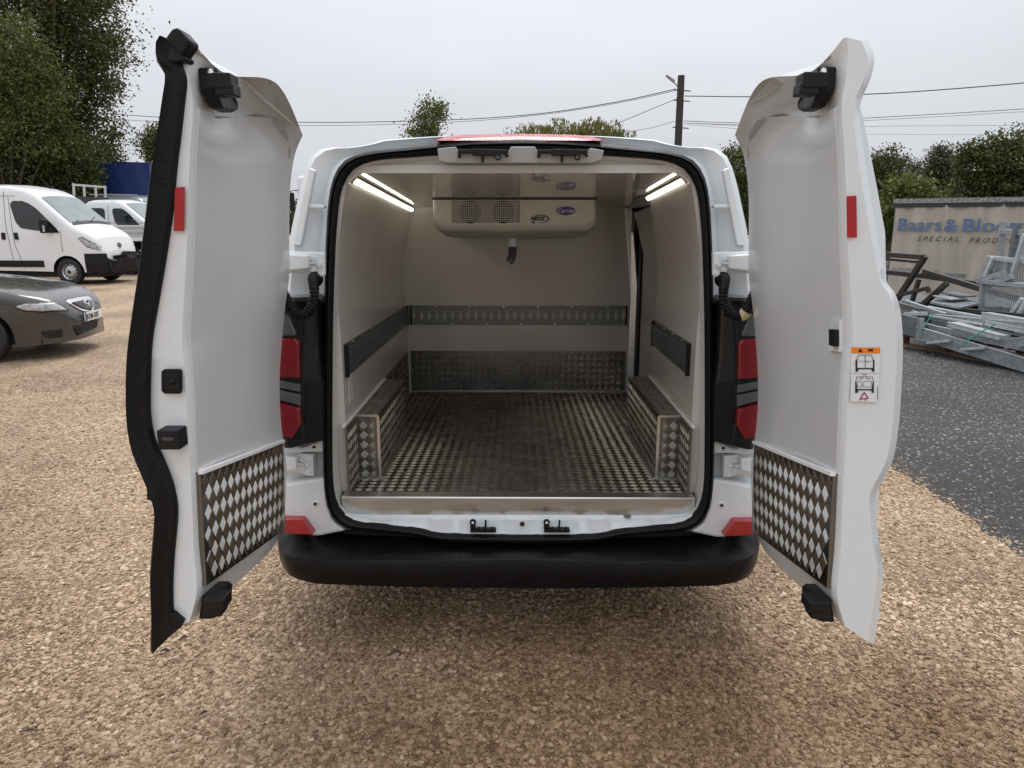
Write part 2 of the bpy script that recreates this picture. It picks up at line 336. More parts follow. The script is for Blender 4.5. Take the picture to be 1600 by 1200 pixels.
def text(body, size, m, parent, mtx, name='lettering', shear=0.0, spacing=1.0, extrude=0.0006, align='LEFT', offset=0.0):
    cu = bpy.data.curves.new(name, 'FONT'); cu.body = body; cu.size = size; cu.shear = shear; cu.space_character = spacing; cu.extrude = extrude
    cu.align_x = align; cu.offset = offset; cu.materials.append(MATS[m]); cu.resolution_u = 3
    o = bpy.data.objects.new(name, cu); C.objects.link(o)
    if parent: o.parent = parent; o.matrix_parent_inverse = Matrix.Identity(4)
    bpy.context.view_layer.update(); me = bpy.data.meshes.new_from_object(o.evaluated_get(bpy.context.evaluated_depsgraph_get()))
    bpy.data.objects.remove(o); bpy.data.curves.remove(cu)
    o = bpy.data.objects.new(name, me); C.objects.link(o); o.parent = parent
    o.matrix_local = mtx; return o
def basis(o, x, y):
    x = Vector(x).normalized(); y = Vector(y); y = (y - x * x.dot(y)).normalized(); z = x.cross(y)
    m = Matrix((x, y, z)).transposed().to_4x4(); m.translation = Vector(o); return m
def tread(name, quad, parent, pitch=0.042, h=0.0016, inset=0.004, m='tread_alu', phase=(0, 0), nrm=None):
    """five-bar tread: groups of five raised bars, neighbouring groups at right angles; one mesh per sheet"""
    o, a, b, c = [Vector(p) for p in quad]          # o->a is u, o->c is v (b opposite)
    u = (a - o).normalized(); n = u.cross(c - o).normalized(); v = n.cross(u)
    if nrm is not None and n.dot(Vector(nrm)) < 0: n = -n
    poly = [((p - o).dot(u), (p - o).dot(v)) for p in (o, a, b, c)]
    area = sum(poly[i][0] * poly[(i + 1) % 4][1] - poly[(i + 1) % 4][0] * poly[i][1] for i in range(4))
    def inside(x, y, mg):
        for i in range(4):
            x0, y0 = poly[i]; x1, y1 = poly[(i + 1) % 4]; L_ = math.hypot(x1 - x0, y1 - y0)
            dd = ((x1 - x0) * (y - y0) - (y1 - y0) * (x - x0)) / L_
            if area < 0: dd = -dd
            if dd < mg: return False
        return True
    xs = [p[0] for p in poly]; ys = [p[1] for p in poly]; half = pitch / 2; s = pitch / math.sqrt(2)
    bl = s * 0.92; bw = s * 0.044; gap = s * 0.175
    V = []; F = []
    i0, i1 = int(min(xs) / half) - 2, int(max(xs) / half) + 3; j0, j1 = int(min(ys) / half) - 2, int(max(ys) / half) + 3
    for j in range(j0, j1):
        for i in range(i0, i1):
            if (i + j) % 2: continue
            cx = i * half + phase[0]; cy = j * half + phase[1]
            sg = 1 if (j % 2) else -1
            dx, dy = math.sqrt(.5), sg * math.sqrt(.5); ex, ey = -dy, dx
            for q in range(-2, 3):
                mx_, my_ = cx + ex * q * gap, cy + ey * q * gap
                ln = bl * 0.48
                x0, y0, x1, y1 = mx_ - dx * ln, my_ - dy * ln, mx_ + dx * ln, my_ + dy * ln
                if not (inside(x0, y0, inset) and inside(x1, y1, inset)): continue
                k = len(V)
                for (x, y, z) in ((x0 + ex * bw, y0 + ey * bw, 0), (x0 - ex * bw, y0 - ey * bw, 0), (x1 - ex * bw, y1 - ey * bw, 0), (x1 + ex * bw, y1 + ey * bw, 0), (mx_ - dx * ln * .86, my_ - dy * ln * .86, h), (mx_ + dx * ln * .86, my_ + dy * ln * .86, h)):
                    V.append(o + u * x + v * y + n * z)
                F += [[k, k + 1, k + 4], [k + 1, k + 2, k + 5, k + 4], [k + 2, k + 3, k + 5], [k + 3, k, k + 4, k + 5]]
    ob = obj(name, V, F, m, parent); ob['kind'] = 'stuff'; return ob
def flat(name, pts, m, parent, th=0.002, bevel=0):
    pts = [Vector(p) for p in pts]; n = (pts[1] - pts[0]).cross(pts[2] - pts[0]).normalized()
    return MB().prism(pts, n * th).build(name, m, parent, bevel=bevel)

# ------------------------------------------------------------------ ground
def make_ground():
    e = 900
    xs = [-e, -60, -20, -6, -3, 0, 3, 8, 20, 60, e]; ys = [-60, -10, 0, 2, 4, 7, 12, 20, 35, 80, e]
    V = [(x, y, 0) for y in ys for x in xs]; n = len(xs)
    F = [[j * n + i, j * n + i + 1, (j + 1) * n + i + 1, (j + 1) * n + i] for j in range(len(ys) - 1) for i in range(n - 1)]
    g = obj('ground', V, F, 'gravel'); g['kind'] = 'structure'; g['label'] = 'pale brown wet gravel yard'
    r2 = random.Random(3); L1 = []
    y = -12.0
    while y < 46:
        L1.append((2.58 + 0.05 * math.sin(y * 1.7) + r2.uniform(-.025, .025) + (0.0 if y < 12 else (y - 12) * 0.05), y, 0.004)); y += 0.08 if 1 < y < 9 else 0.6
    R1 = [(40, p[1], 0.004) for p in L1]; n = len(L1)
    a = obj('road', L1 + R1, [[i, i + n, i + n + 1, i + 1] for i in range(n - 1)], 'asphalt'); a['kind'] = 'structure'; a['label'] = 'dark asphalt strip beside the gravel'
make_ground()
def make_pebbles():
    """loose crushed stone as instances"""
    src = bpy.data.collections.new('stone_shapes')
    for k in range(6):
        bm = bmesh.new(); bmesh.ops.create_icosphere(bm, subdivisions=1, radius=1)
        r = random.Random(k)
        ax = (r.uniform(.8, 1.2), r.uniform(.6, .95), r.uniform(.34, .6))
        for v in bm.verts: v.co = Vector((v.co.x * ax[0], v.co.y * ax[1], v.co.z * ax[2])) * r.uniform(.78, 1.18)
        me = bpy.data.meshes.new('stone'); bm.to_mesh(me); bm.free(); me.materials.append(MATS['pebble'])
        so_ = bpy.data.objects.new('stone', me); src.objects.link(so_)
    def field(name, pts, lab, lo, hi):
        me = bpy.data.meshes.new(name); me.from_pydata(pts, [], []); o = bpy.data.objects.new(name, me); C.objects.link(o)
        o['kind'] = 'stuff'; o['label'] = lab; o['category'] = 'gravel'
        ng = bpy.data.node_groups.new(name, 'GeometryNodeTree')
        ng.interface.new_socket('Geometry', in_out='INPUT', socket_type='NodeSocketGeometry'); ng.interface.new_socket('Geometry', in_out='OUTPUT', socket_type='NodeSocketGeometry')
        gi = ng.nodes.new('NodeGroupInput'); go = ng.nodes.new('NodeGroupOutput')
        ci = ng.nodes.new('GeometryNodeCollectionInfo'); ci.inputs['Collection'].default_value = src; ci.inputs['Separate Children'].default_value = True; ci.inputs['Reset Children'].default_value = True
        ip = ng.nodes.new('GeometryNodeInstanceOnPoints'); ip.inputs['Pick Instance'].default_value = True
        rv = ng.nodes.new('FunctionNodeRandomValue'); rv.data_type = 'FLOAT_VECTOR'; rv.inputs['Min'].default_value = (-.4, -.4, 0); rv.inputs['Max'].default_value = (.4, .4, 6.28)
        rs = ng.nodes.new('FunctionNodeRandomValue'); rs.data_type = 'FLOAT'; rs.inputs[2].default_value = 0; rs.inputs[3].default_value = 1
        pw = ng.nodes.new('ShaderNodeMath'); pw.operation = 'POWER'; pw.inputs[1].default_value = 4.5
        mr_ = ng.nodes.new('ShaderNodeMapRange'); mr_.inputs['To Min'].default_value = lo; mr_.inputs['To Max'].default_value = hi
        l = ng.links; l.new(gi.outputs[0], ip.inputs['Points']); l.new(ci.outputs[0], ip.inputs['Instance']); l.new(rv.outputs[0], ip.inputs['Rotation'])
        l.new(rs.outputs[1], pw.inputs[0]); l.new(pw.outputs[0], mr_.inputs[0]); l.new(mr_.outputs[0], ip.inputs['Scale']); l.new(ip.outputs[0], go.inputs[0])
        md = o.modifiers.new('scatter', 'NODES'); md.node_group = ng
        return o
    pts = []
    def dens(n, y0, y1, sl):
        for _ in range(n):
            y = rng.uniform(y0, y1); x = rng.uniform(-sl * y - .3, min(sl * y + .3, 2.62 + 0.05 * math.sin(y * 1.7) + abs(rng.normal()) * 0.02))
            pts.append((x, y, rng.uniform(-.002, .003)))
    dens(95000, 1.85, 3.2, .85); dens(75000, 3.2, 5.0, .8); dens(45000, 5, 8, .78)
    field('loose_gravel', pts, 'loose pale brown crushed stones covering the yard around the van', 0.0031, 0.0165)
    p2 = [(rng.uniform(2.6, 7), rng.uniform(3, 10), 0.006) for _ in range(1500)] + [(2.62 + abs(rng.normal()) * 0.12, rng.uniform(2.5, 8), 0.006) for _ in range(900)]
    field('scattered_stone', p2, 'small pale stones strewn over the dark asphalt', 0.004, 0.012)
make_pebbles()

# ------------------------------------------------------------------ refrigerated van
van = empty('refrigerated_van', (0, 4.5, 0), 'white refrigerated van seen from behind with both rear doors wide open', 'van')
VLOC = Vector((0, 4.5, 0))
class VanParent: pass
def V_(o):          # parent keeping world coordinates
    o.parent = van; o.matrix_parent_inverse = Matrix.Translation(-VLOC); return o
def vobj(mb, name, m, **k): return V_(mb.build(name, m, None, **k))
def sub(mb, name, m, par, **k):
    o = mb.build(name, m, None, **k); o.parent = par; return o
def lerp_y(py): # rear face leans forwards towards the roof
    return 2.80 + 0.11 * max(0.0, min(1.0, (520 - py) / 300.0))
def half(pxs, Y):
    out = []
    for q in pxs:
        px, py = q[0], q[1]; yy = q[2] if len(q) > 2 else (Y(py) if callable(Y) else Y)
        out.append(P(px, py, Y=yy))
    return out
SO = [(811, 216), (740, 218), (680, 224), (640, 229), (600, 233), (565, 239), (543, 247), (528, 261), (518, 284), (512, 320), (509, 370), (507, 420), (506, 500), (505, 600), (504, 700), (506, 762), (512, 795), (526, 817), (550, 827), (600, 832), (650, 837), (700, 846), (811, 849)]
SI = [(811, 239), (740, 240), (680, 243), (640, 246), (600, 249), (573, 254), (553, 263), (540, 279), (531, 302), (526, 340), (523, 380), (521, 430), (519, 500), (518, 600), (518, 700), (519, 752), (524, 783), (536, 804), (558, 815), (600, 820), (650, 826), (700, 834), (811, 836)]
BO = [(811, 211), (740, 211), (680, 213), (630, 216), (597, 219), (575, 226), (545, 231), (518, 230), (499, 234), (485, 246), (476, 268), (468, 300), (455, 360), (446, 430), (440, 500), (437, 600), (436, 700), (436, 760), (436, 800), (438, 818), (480, 830), (540, 824), (600, 829), (700, 841), (811, 844)]
BOY = lambda py: 2.86 + 0.12 * max(0, min(1, (520 - py) / 300))
def full(h):  # left half top->bottom, mirrored to a closed ring
    m_ = [mir(p) for p in h[1:-1]][::-1]
    return h + m_
so_h = cr_sample(half(SO, lerp_y), 70); si_h = cr_sample(half(SI, lambda py: lerp_y(py) + 0.0), 70); bo_h = lin_sample(half(BO, BOY), 70)
for h in (so_h, si_h, bo_h):
    h[0].x = 0; h[-1].x = 0
def ringgrid(rings):
    return grid([r + [r[0]] for r in rings])
# rear pillar faces between outer skin and seal
mid1 = [a.lerp(b, .18) + Vector((0, -.012, 0)) for a, b in zip(bo_h, so_h)]
mid2 = [a.lerp(b, .38) + Vector((0, .012, 0)) for a, b in zip(bo_h, so_h)]
mid3 = [a.lerp(b, .75) + Vector((0, .06, 0)) for a, b in zip(bo_h, so_h)]
so_in = [p + Vector((0, .05, 0)) for p in so_h]
v, f = ringgrid([full(bo_h), full(mid1), full(mid2), full(mid3), full(so_in)])
V_(obj('rear_pillar_frame', v, f, 'paint', smooth=50))
# outer shell: flank, roof, nose
def shell_ring(Y, wmid, wtop, ztop, zbot, n=70):
    pts = [(0, ztop), (wtop * .55, ztop - .012), (wtop * .86, ztop - .04), (wtop, ztop - .11), (wtop + (wmid - wtop) * .55, ztop - .45), (wmid, (ztop + zbot) * .5), (wmid, zbot + .28), (wmid * .97, zbot + .05), (wmid * .93, zbot), (0, zbot - .01)]
    return lin_sample([Vector((-x, Y, z)) for x, z in pts], n)
r0 = shell_ring(3.25, .975, .82, 2.0, .36); r1 = shell_ring(5.6, .99, .83, 1.93, .33); r2 = shell_ring(6.25, .98, .72, 1.72, .31); r3 = shell_ring(7.05, .96, .72, 1.16, .29); r4 = shell_ring(7.55, .9, .66, 1.0, .29); r5 = shell_ring(7.72, .74, .5, .84, .32)
v, f = ringgrid([full(bo_h), full(r0), full(r1), full(r2), full(r3), full(r4), full(r5)])
f.append([6 * (len(full(r5)) + 1) + i for i in range(len(full(r5)))])
V_(obj('body_shell', v, f, 'paint', smooth=45))
# seal ring
path_rows = []
def seal_rows(so, si):
    rows = []
    for t, out in ((0, .055), (.04, .0), (.12, -.012), (.38, -.022), (.5, -.012), (.62, -.022), (.9, -.012), (1, .02)):
        rows.append(full([a.lerp(b, t) + Vector((0, out, 0)) for a, b in zip(so, si)]))
    return rows
v, f = ringgrid(seal_rows(so_h, si_h)); V_(obj('door_seal', v, f, 'rubber', smooth=60))
# jamb from the seal to the load space
JT = [(811, 262), (740, 262), (680, 263), (640, 263), (600, 264), (578, 266), (560, 274), (546, 284), (537, 296), (532, 330), (530, 380), (529, 430), (529, 500), (530, 600), (532, 690), (534, 740), (535, 770), (536, 797), (560, 801), (600, 801), (650, 801), (700, 801), (811, 801)]
YJ = 2.95
j_h = lin_sample(half(JT, lambda py: YJ if py < 760 else 2.92), 70); j_h[0].x = 0; j_h[-1].x = 0
jm = [a.lerp(b, .45) + Vector((0, .03, 0)) for a, b in zip(si_h, j_h)]
sib = [p + Vector((0, .018, 0)) for p in si_h]
v, f = ringgrid([full(sib), full(jm), full(j_h)]); V_(obj('opening_jamb', v, f, 'jamb', smooth=40))
# --- load space
ZF = lambda Y: 0.57 - 0.038 * (Y - 2.90)
ZC = lambda Y: 1.868 - 0.038 * (Y - 2.85)
def onfloor(px, py):
    d = ray(px, py)   # CAM.z + t d.z = ZF(t d.y)
    t = (0.57 + 0.038 * 2.90 - CAM.z) / (d.z + 0.038 * d.y); return CAM + d * t
YBK = onfloor(700, 612).y
fl = onfloor(537, 773); fr = onfloor(1085, 773)
Y0 = fl.y
XN = 0.715; XB = 0.79          # half width near the doors and at the bulkhead
def xw(Y, k=1.0): return XN + (XB - XN) * (Y - YJ) / (YBK - YJ)
# wall cross section (offset from base half width, height)
def wall_section(Y):
    b = xw(Y); zf, zc = ZF(Y), ZC(Y)
    return [(b - .0, zf), (b, zf + .62), (b + .008, zf + .86), (b - .02, zc - .2), (b - .055, zc - .02), (b - .06, zc + .004)]
def wall(name, sgn, Ya, Yb):
    rows = []
    for k in range(9):
        Y = Ya + (Yb - Ya) * k / 8; rows.append(cr_sample([Vector((sgn * x, Y, z)) for x, z in wall_section(Y)], 16))
    v, f = grid(rows); n = len(v); d = Vector((sgn * .035, 0, 0))
    r2 = [[p + d for p in r] for r in rows]
    full_rows = [a + b[::-1] + [a[0]] for a, b in zip(rows, r2)]
    v, f = grid(full_rows, caps=False)
    k = len(full_rows[0]); f.append([i for i in range(k - 1)]); f.append([(len(full_rows) - 1) * k + i for i in range(k - 1)][::-1])
    return V_(obj(name, v, f, 'panel', smooth=30))
YSL = 4.06                       # where the right lining ends at the sliding door
wall('side_lining', -1, YJ - .02, YBK + .02)
wall('side_lining', 1, YJ - .02, YSL)
# strip of lining above and the sliding door recess
m = MB(); m.add([(.83, YSL, ZF(YSL)), (.83, YBK - .2, ZF(YBK)), (.83, YBK - .2, ZC(YBK) - .30), (.76, YBK - .2, ZC(YBK) - .04), (.76, YSL, ZC(YSL) - .04), (.83, YSL, ZC(YSL) - .30)], [[0, 1, 2, 5], [5, 2, 3, 4]])
vobj(m, 'sliding_door_lining', 'jamb')
m = MB(); m.box((.835, YBK - .09, 1.1), (.03, .17, 1.3)); m.box((.80, YBK - .09, ZC(YBK) - .10), (.06, .17, .14)); vobj(m, 'sliding_door_seal', 'rubber')
m = MB(); m.prism([(XB - .02, YBK + .0, ZF(YBK)), (XB + .045, YBK - .012, ZF(YBK)), (XB + .045, YBK - .012, ZF(YBK) + .66), (XB - .02, YBK, ZC(YBK)), (XB - .075, YBK, ZC(YBK)), (XB - .012, YBK, ZF(YBK) + .66)], (0, .03, 0)); m.v = [p + Vector((0, -.03, 0)) for p in m.v]
vobj(m, 'door_post', 'smooth_alu', bevel=.004)
m = MB(); m.box((.80, (YSL + YBK) / 2 - .05, ZC(4.6) + .0), (.12, YBK - YSL - .1, .06)); vobj(m, 'sliding_door_header', 'jamb')
m = MB(); m.add([(.87, YSL - .1, .4), (.87, YBK + .1, .4), (.87, YBK + .1, 1.9), (.87, YSL - .1, 1.9)], [[0, 1, 2, 3]]); vobj(m, 'sliding_door_skin', 'dark_gap')
# bulkhead
m = MB(); sec = wall_section(YBK); pts = [Vector((-x - .02, YBK, z)) for x, z in sec] + [Vector((x + .03, YBK, z)) for x, z in sec[::-1]]
m.prism(pts, (0, .05, 0)); bulkhead = vobj(m, 'bulkhead', 'panel')
# ceiling
m = MB(); m.add([(-.65, YJ - .01, ZC(YJ)), (.65, YJ - .01, ZC(YJ)), (.80, YBK + .03, ZC(YBK)), (-.80, YBK + .03, ZC(YBK)), (-.60, YJ - .01, ZC(YJ) + .03), (.60, YJ - .01, ZC(YJ) + .03), (.80, YBK + .03, ZC(YBK) + .03), (-.80, YBK + .03, ZC(YBK) + .03)], [[0, 1, 2, 3], [7, 6, 5, 4], [0, 4, 5, 1], [1, 5, 6, 2], [2, 6, 7, 3], [3, 7, 4, 0]])
vobj(m, 'ceiling_lining', 'ceiling')
# floor plate
qf = [Vector((-.70, Y0, ZF(Y0))), Vector((.70, Y0, ZF(Y0))), Vector((.80, YBK, ZF(YBK))), Vector((-.80, YBK, ZF(YBK)))]
m = MB(); m.prism([p - Vector((0, 0, .03)) for p in qf], (0, 0, .03)); floor = vobj(m, 'load_floor', 'plate_alu')
def vtread(*a, **k):
    par = a[2]; o = tread(a[0], a[1], None, **k); o.parent = par; return o
vtread('tread_pattern', qf, floor, pitch=.0445, nrm=(0, 0, 1))
# front kick plate on the bulkhead
qb = [Vector((-.77, YBK - .006, ZF(YBK) + .002)), Vector((.765, YBK - .006, ZF(YBK) + .002)), Vector((.765, YBK - .006, ZF(YBK) + .30)), Vector((-.77, YBK - .006, ZF(YBK) + .30))]
m = MB(); m.prism([p + Vector((0, .004, 0)) for p in qb], (0, -.004, 0)); o = vobj(m, 'kick_plate', 'plate_alu'); vtread('tread_pattern', qb, o, pitch=.0445, nrm=(0, -1, 0))
m = MB(); m.bar((-.77, YBK - .012, ZF(YBK) + .006), (.765, YBK - .012, ZF(YBK) + .006), .016, .01); vobj(m, 'corner_bead', 'smooth_alu')
# wheel boxes and side kick plates
for sg in (-1, 1):
    a = onfloor(569, 747); b = onfloor(619, 671)
    ya, yb = a.y, b.y; hh = .29; xi = .615; xi2 = .635
    if sg > 0: yb = YSL + .1
    cs = []
    def c_(x, y, z): return Vector((sg * x, y, z))
    m = MB()
    A, B_ = c_(xi, ya, ZF(ya)), c_(xi2, yb, ZF(yb)); A2, B2 = A + Vector((0, 0, hh)), B_ + Vector((0, 0, hh))
    D, E = c_(xw(ya) - .002, ya, ZF(ya)), c_(xw(yb) - .002, yb, ZF(yb)); D2, E2 = D + Vector((0, 0, hh)), E + Vector((0, 0, hh))
    m.add([A, B_, B2, A2, D, E, E2, D2], [[0, 1, 2, 3], [3, 2, 6, 7], [0, 3, 7, 4], [1, 5, 6, 2]])
    wb = vobj(m, 'wheel_box', 'plate_alu')
    vtread('tread_pattern', [A, B_, B2, A2], wb, pitch=.0445, nrm=(-sg, 0, 0))
    vtread('tread_pattern', [A2, B2, E2, D2], wb, pitch=.0445, nrm=(0, 0, 1))
    vtread('tread_pattern', [A, D, D2, A2], wb, pitch=.0445, nrm=(0, -1, 0))
    tr = MB(); tr.bar(A + Vector((0, -.003, 0)), A2 + Vector((0, -.003, 0)), .012, .006, up=(0, 1, 0)); tr.bar(A2 + Vector((0, -.003, 0)), D2 + Vector((0, -.003, 0)), .008, .008)
    tr.bar(A + Vector((-sg * .006, 0, .004)), B_ + Vector((-sg * .006, 0, .004)), .014, .008); tr.bar(A + Vector((0, -.006, .004)), D + Vector((0, -.006, .004)), .014, .008)
    sub(tr, 'corner_bead', 'smooth_alu', wb)
    # plate in front of the box (towards the doors) and behind it
    q = [c_(xw(Y0) - .012, Y0 + .004, ZF(Y0)), c_(xw(ya) - .012, ya, ZF(ya)), c_(xw(ya) - .012, ya, ZF(ya) + hh), c_(xw(Y0) - .012, Y0 + .01, ZF(Y0) + hh)]
    o = vobj(MB().prism(q, (sg * .01, 0, 0)), 'side_kick_plate', 'plate_alu'); vtread('tread_pattern', q, o, pitch=.0445, nrm=(-sg, 0, 0))
    if sg < 0:
        q = [c_(xw(yb) - .004, yb, ZF(yb)), c_(xw(YBK) - .004, YBK, ZF(YBK)), c_(xw(YBK) - .004, YBK, ZF(YBK) + .30), c_(xw(yb) - .004, yb, ZF(yb) + .30)]
        o = vobj(MB().prism(q, (sg * .01, 0, 0)), 'side_kick_plate', 'plate_alu'); vtread('tread_pattern', q, o, pitch=.0445, nrm=(1, 0, 0))
        tr = MB(); tr.bar(q[0] + Vector((.008, 0, .004)), q[1] + Vector((.008, 0, .004)), .014, .008); sub(tr, 'corner_bead', 'smooth_alu', o)
        q = [c_(xw(3.0) - .003, 3.0, .93), c_(xw(3.28) - .003, 3.12, .93), c_(xw(3.28) - .003, 3.12, 1.06), c_(xw(3.0) - .003, 3.0, 1.06)]
        vobj(MB().prism(q, (.004, 0, 0)), 'access_flap', 'jamb', bevel=.002)
    # pale joint line where lining meets plate
    m = MB(); m.bar(c_(xw(Y0), Y0, ZF(Y0) + hh + .004), c_(xw(yb) - .004, yb, ZF(yb) + hh + .004), .012, .008); vobj(m, 'joint_sealant', 'white_print')
# aluminium sill
m = MB(); m.prism([(-.728, Y0, ZF(Y0) + .001), (-.728, Y0 + .03, ZF(Y0) + .004), (-.728, Y0 - .03, ZF(Y0) + .004), (-.728, Y0 - .034, ZF(Y0) - .001), (-.728, Y0 - .03, ZF(Y0) - .075), (-.728, Y0, ZF(Y0) - .075)], (1.456, 0, 0))
vobj(m, 'sill_plate', 'smooth_alu', bevel=.003)
# white step in front of the sill with pressed humps
zs = P(811, 801, Y=Y0 - .03).z
nx = 121; rows = []
def si_y(px):
    px = px if px <= 811 else 1622 - px
    tab = [(q[0], q[1]) for q in SI if q[1] > 790]; tab.sort(); return interp(tab, px)
for k in range(nx):
    px = 537 + (1085 - 537) * k / (nx - 1); q = px if px <= 811 else 1622 - px
    def hump(c, w): return max(0.0, min(1.0, (w - abs(q - c)) / 6.0))
    hz = max(hump(565, 14), hump(622, 18), hump(688, 20), hump(811, 26), .8 * hump(752, 34)); sy = si_y(px)
    rows.append([P(px, 793, Y=Y0 - .01), P(px, 801, Y=2.868), P(px, min(812, sy - 7) + 0, Y=2.845), P(px, min(815, sy - 5) - 2.0 * hz, Y=2.832 - .012 * hz), P(px, sy - 3.5, Y=2.818 - .006 * hz), P(px, sy + 2, Y=2.806)])
v, f = grid(rows); V_(obj('sill_step', v, f, 'paint', smooth=60))
m = MB(); m.disc(P(980, 805, Y=2.858), (0, -.35, 1), .016, .002); vobj(m, 'drain_plug', 'rail_steel')
m = MB(); m.disc(P(816, 819, Y=2.812), (0, -.7, 1), .010, .003); vobj(m, 'drain_plug', 'dark_gap')
# striker brackets
for bx in (735, 850):
    m = MB(); 
    for (x0, y0, x1, y1) in ((0, 825.5, 40, 830),):
        a = P(bx + x0, y0, Y=2.80); b = P(bx + x1, y1, Y=2.80)
        m.box((a + b) / 2, (b.x - a.x, .03, a.z - b.z))
    a = P(bx + 4, 823, Y=2.80); m.box(a + Vector((0, 0, .008)), (.022, .008, .03)); m.disc(a + Vector((0, -.005, .02)), (0, 1, 0), .013, .01, 12)
    for dx in (13, 22, 34): m.disc(P(bx + dx, 825, Y=2.792) + Vector((0, -.004, 0)), (0, -1, .6), .0085, .012, 8, .006)
    a = P(bx + 24, 824, Y=2.80); m.tube([a, a + Vector((0, 0, .032))], .0042, 8)
    k = vobj(m, 'striker_bracket', 'black_plastic', bevel=.0015)
    sub(MB().disc(P(bx + 4, 823, Y=2.80) + Vector((0, -.0075, .021)), (0, -1, 0), .0055, .002, 12), 'bracket_hole', 'white_print', k)
# ------------------------------------------------------------------ header trim and latches
hY = 2.86
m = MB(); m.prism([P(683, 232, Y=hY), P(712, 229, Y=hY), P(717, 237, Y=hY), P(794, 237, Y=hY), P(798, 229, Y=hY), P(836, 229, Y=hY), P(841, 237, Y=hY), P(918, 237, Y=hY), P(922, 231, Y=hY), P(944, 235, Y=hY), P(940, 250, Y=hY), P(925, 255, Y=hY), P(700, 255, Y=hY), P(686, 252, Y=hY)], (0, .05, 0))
vobj(m, 'header_trim', 'trim_shaded', bevel=.004)
for x0 in (716, 840):
    m = MB(); a = P(x0, 237, Y=hY - .012); b = P(x0 + 78, 237, Y=hY - .012)
    m.bar(a, b, .03, .012); m.bar(P(x0 + 22, 238, Y=hY - .015), P(x0 + 66, 239, Y=hY - .015), .03, .022)
    m.disc(P(x0 + 62, 246, Y=hY - .02), (0, -1, 0), .011, .02, 12); m.tube([P(x0 + 38, 242, Y=hY - .02), P(x0 + 38, 254, Y=hY - .02)], .0055, 8)
    m.tube([P(x0 + 2, 239, Y=hY - .02), P(x0 + 2, 247, Y=hY - .02)], .007, 8); m.tube([P(x0 + 72, 238, Y=hY - .02), P(x0 + 78, 245, Y=hY - .02)], .006, 8)
    k = vobj(m, 'door_latch', 'black_plastic', bevel=.002)
    sub(MB().disc(P(x0 + 62, 246, Y=hY - .041), (0, -1, 0), .005, .003, 10), 'latch_pin', 'hose_grey', k)
# third brake light
bl = [(683, 218), (698, 213), (725, 210.5), (770, 209.5), (811, 209), (852, 209.5), (897, 210.5), (924, 213), (940, 218)]
top = [P(x, y, Y=2.93) for x, y in bl]; low_ = [P(x, 219.5, Y=2.895) for x, y in bl]
back = [p + Vector((0, .10, -.012)) for p in top]
v, f = grid([low_, top, back, [p + Vector((0, .1, -.01)) for p in low_]], close=True, caps=True); V_(obj('third_brake_light', v, f, 'brake_red', smooth=50))
# ------------------------------------------------------------------ ceiling unit
uYF = 4.34
unit_w0, unit_w1 = P(676, 330, Y=uYF).x, P(933, 330, Y=uYF).x
zc = ZC(uYF)
def unit_pts(Y, x0, x1, z0, z1): return [Vector((x0, Y, z0)), Vector((x1, Y, z0)), Vector((x1, Y, z1)), Vector((x0, Y, z1))]
zb = P(800, 357, Y=uYF).z
m = MB()
secs = [(uYF, unit_w0 + .008, unit_w1 - .008, zb + .02, zc - .003), (uYF + .03, unit_w0, unit_w1, zb - .012, zc - .002), (uYF + .22, unit_w0 + .01, unit_w1 - .01, zb - .05, zc - .002), (YBK - .002, unit_w0 + .05, unit_w1 - .05, zb - .075, zc - .03)]
rows = []
for (Y, x0, x1, z0, z1) in secs:
    c = .035
    rows.append([Vector((x0, Y, z1)), Vector((x0, Y, z0 + c)), Vector((x0 + c * 1.4, Y, z0)), Vector((0, Y, z0 - .006)), Vector((x1 - c * 1.4, Y, z0)), Vector((x1, Y, z0 + c)), Vector((x1, Y, z1)), Vector((x0, Y, z1))])
v, f = grid(rows); f.append([0, 1, 2, 3, 4, 5, 6]); unit = V_(obj('evaporator_unit', v, f, 'unit', smooth=35, bevel=.012, bseg=3))
gx0, gx1 = P(706, 330, Y=uYF).x, P(812, 330, Y=uYF).x; gz0, gz1 = P(760, 348, Y=uYF).z, zc - .012
m = MB(); m.box(((gx0 + gx1) / 2, uYF - .003, (gz0 + gz1) / 2), (gx1 - gx0, .006, gz1 - gz0)); gr = sub(m, 'grille_panel', 'grille_back', unit, bevel=.003)
for cx in (.30, .74):
    c = Vector((gx0 + (gx1 - gx0) * (.27 if cx < .5 else .76), uYF - .007, (gz0 + gz1) / 2 - .002)); sub(MB().disc(c, (0, -1, 0), .063, .002, 32), 'fan_opening', 'dark_gap', unit)
m = MB(); n = 31
for k in range(n):
    x = gx0 + .012 + (gx1 - gx0 - .024) * k / (n - 1); m.box((x, uYF - .012, (gz0 + gz1) / 2), (.003, .004, gz1 - gz0 - .012))
n = 12
for k in range(n):
    z = gz0 + .008 + (gz1 - gz0 - .016) * k / (n - 1); m.box(((gx0 + gx1) / 2, uYF - .0125, z), (gx1 - gx0 - .02, .004, .003))
sub(m, 'fan_grille', 'grille', unit)
m = MB(); m.box(((unit_w0 + unit_w1) / 2, uYF + .001, zc - .004), (unit_w1 - unit_w0, .012, .006)); sub(m, 'top_seam', 'unit_seam', unit)
bc = P(884, 329.5, Y=uYF - .003)
m = MB(); vs = [bc + Vector((math.cos(t) * .056, 0, math.sin(t) * .024)) for t in np.linspace(0, 2 * PI, 40, endpoint=False)]; m.prism(vs, (0, -.004, 0)); sub(m, 'maker_badge', 'badge_blue', unit)
ux = (1, 0, 0); uz = (0, 0, 1)
text('Carrier', .034, 'white_print', unit, basis(bc + Vector((0, -.0055, -.010)), ux, uz), 'badge_lettering', shear=.3, align='CENTER')
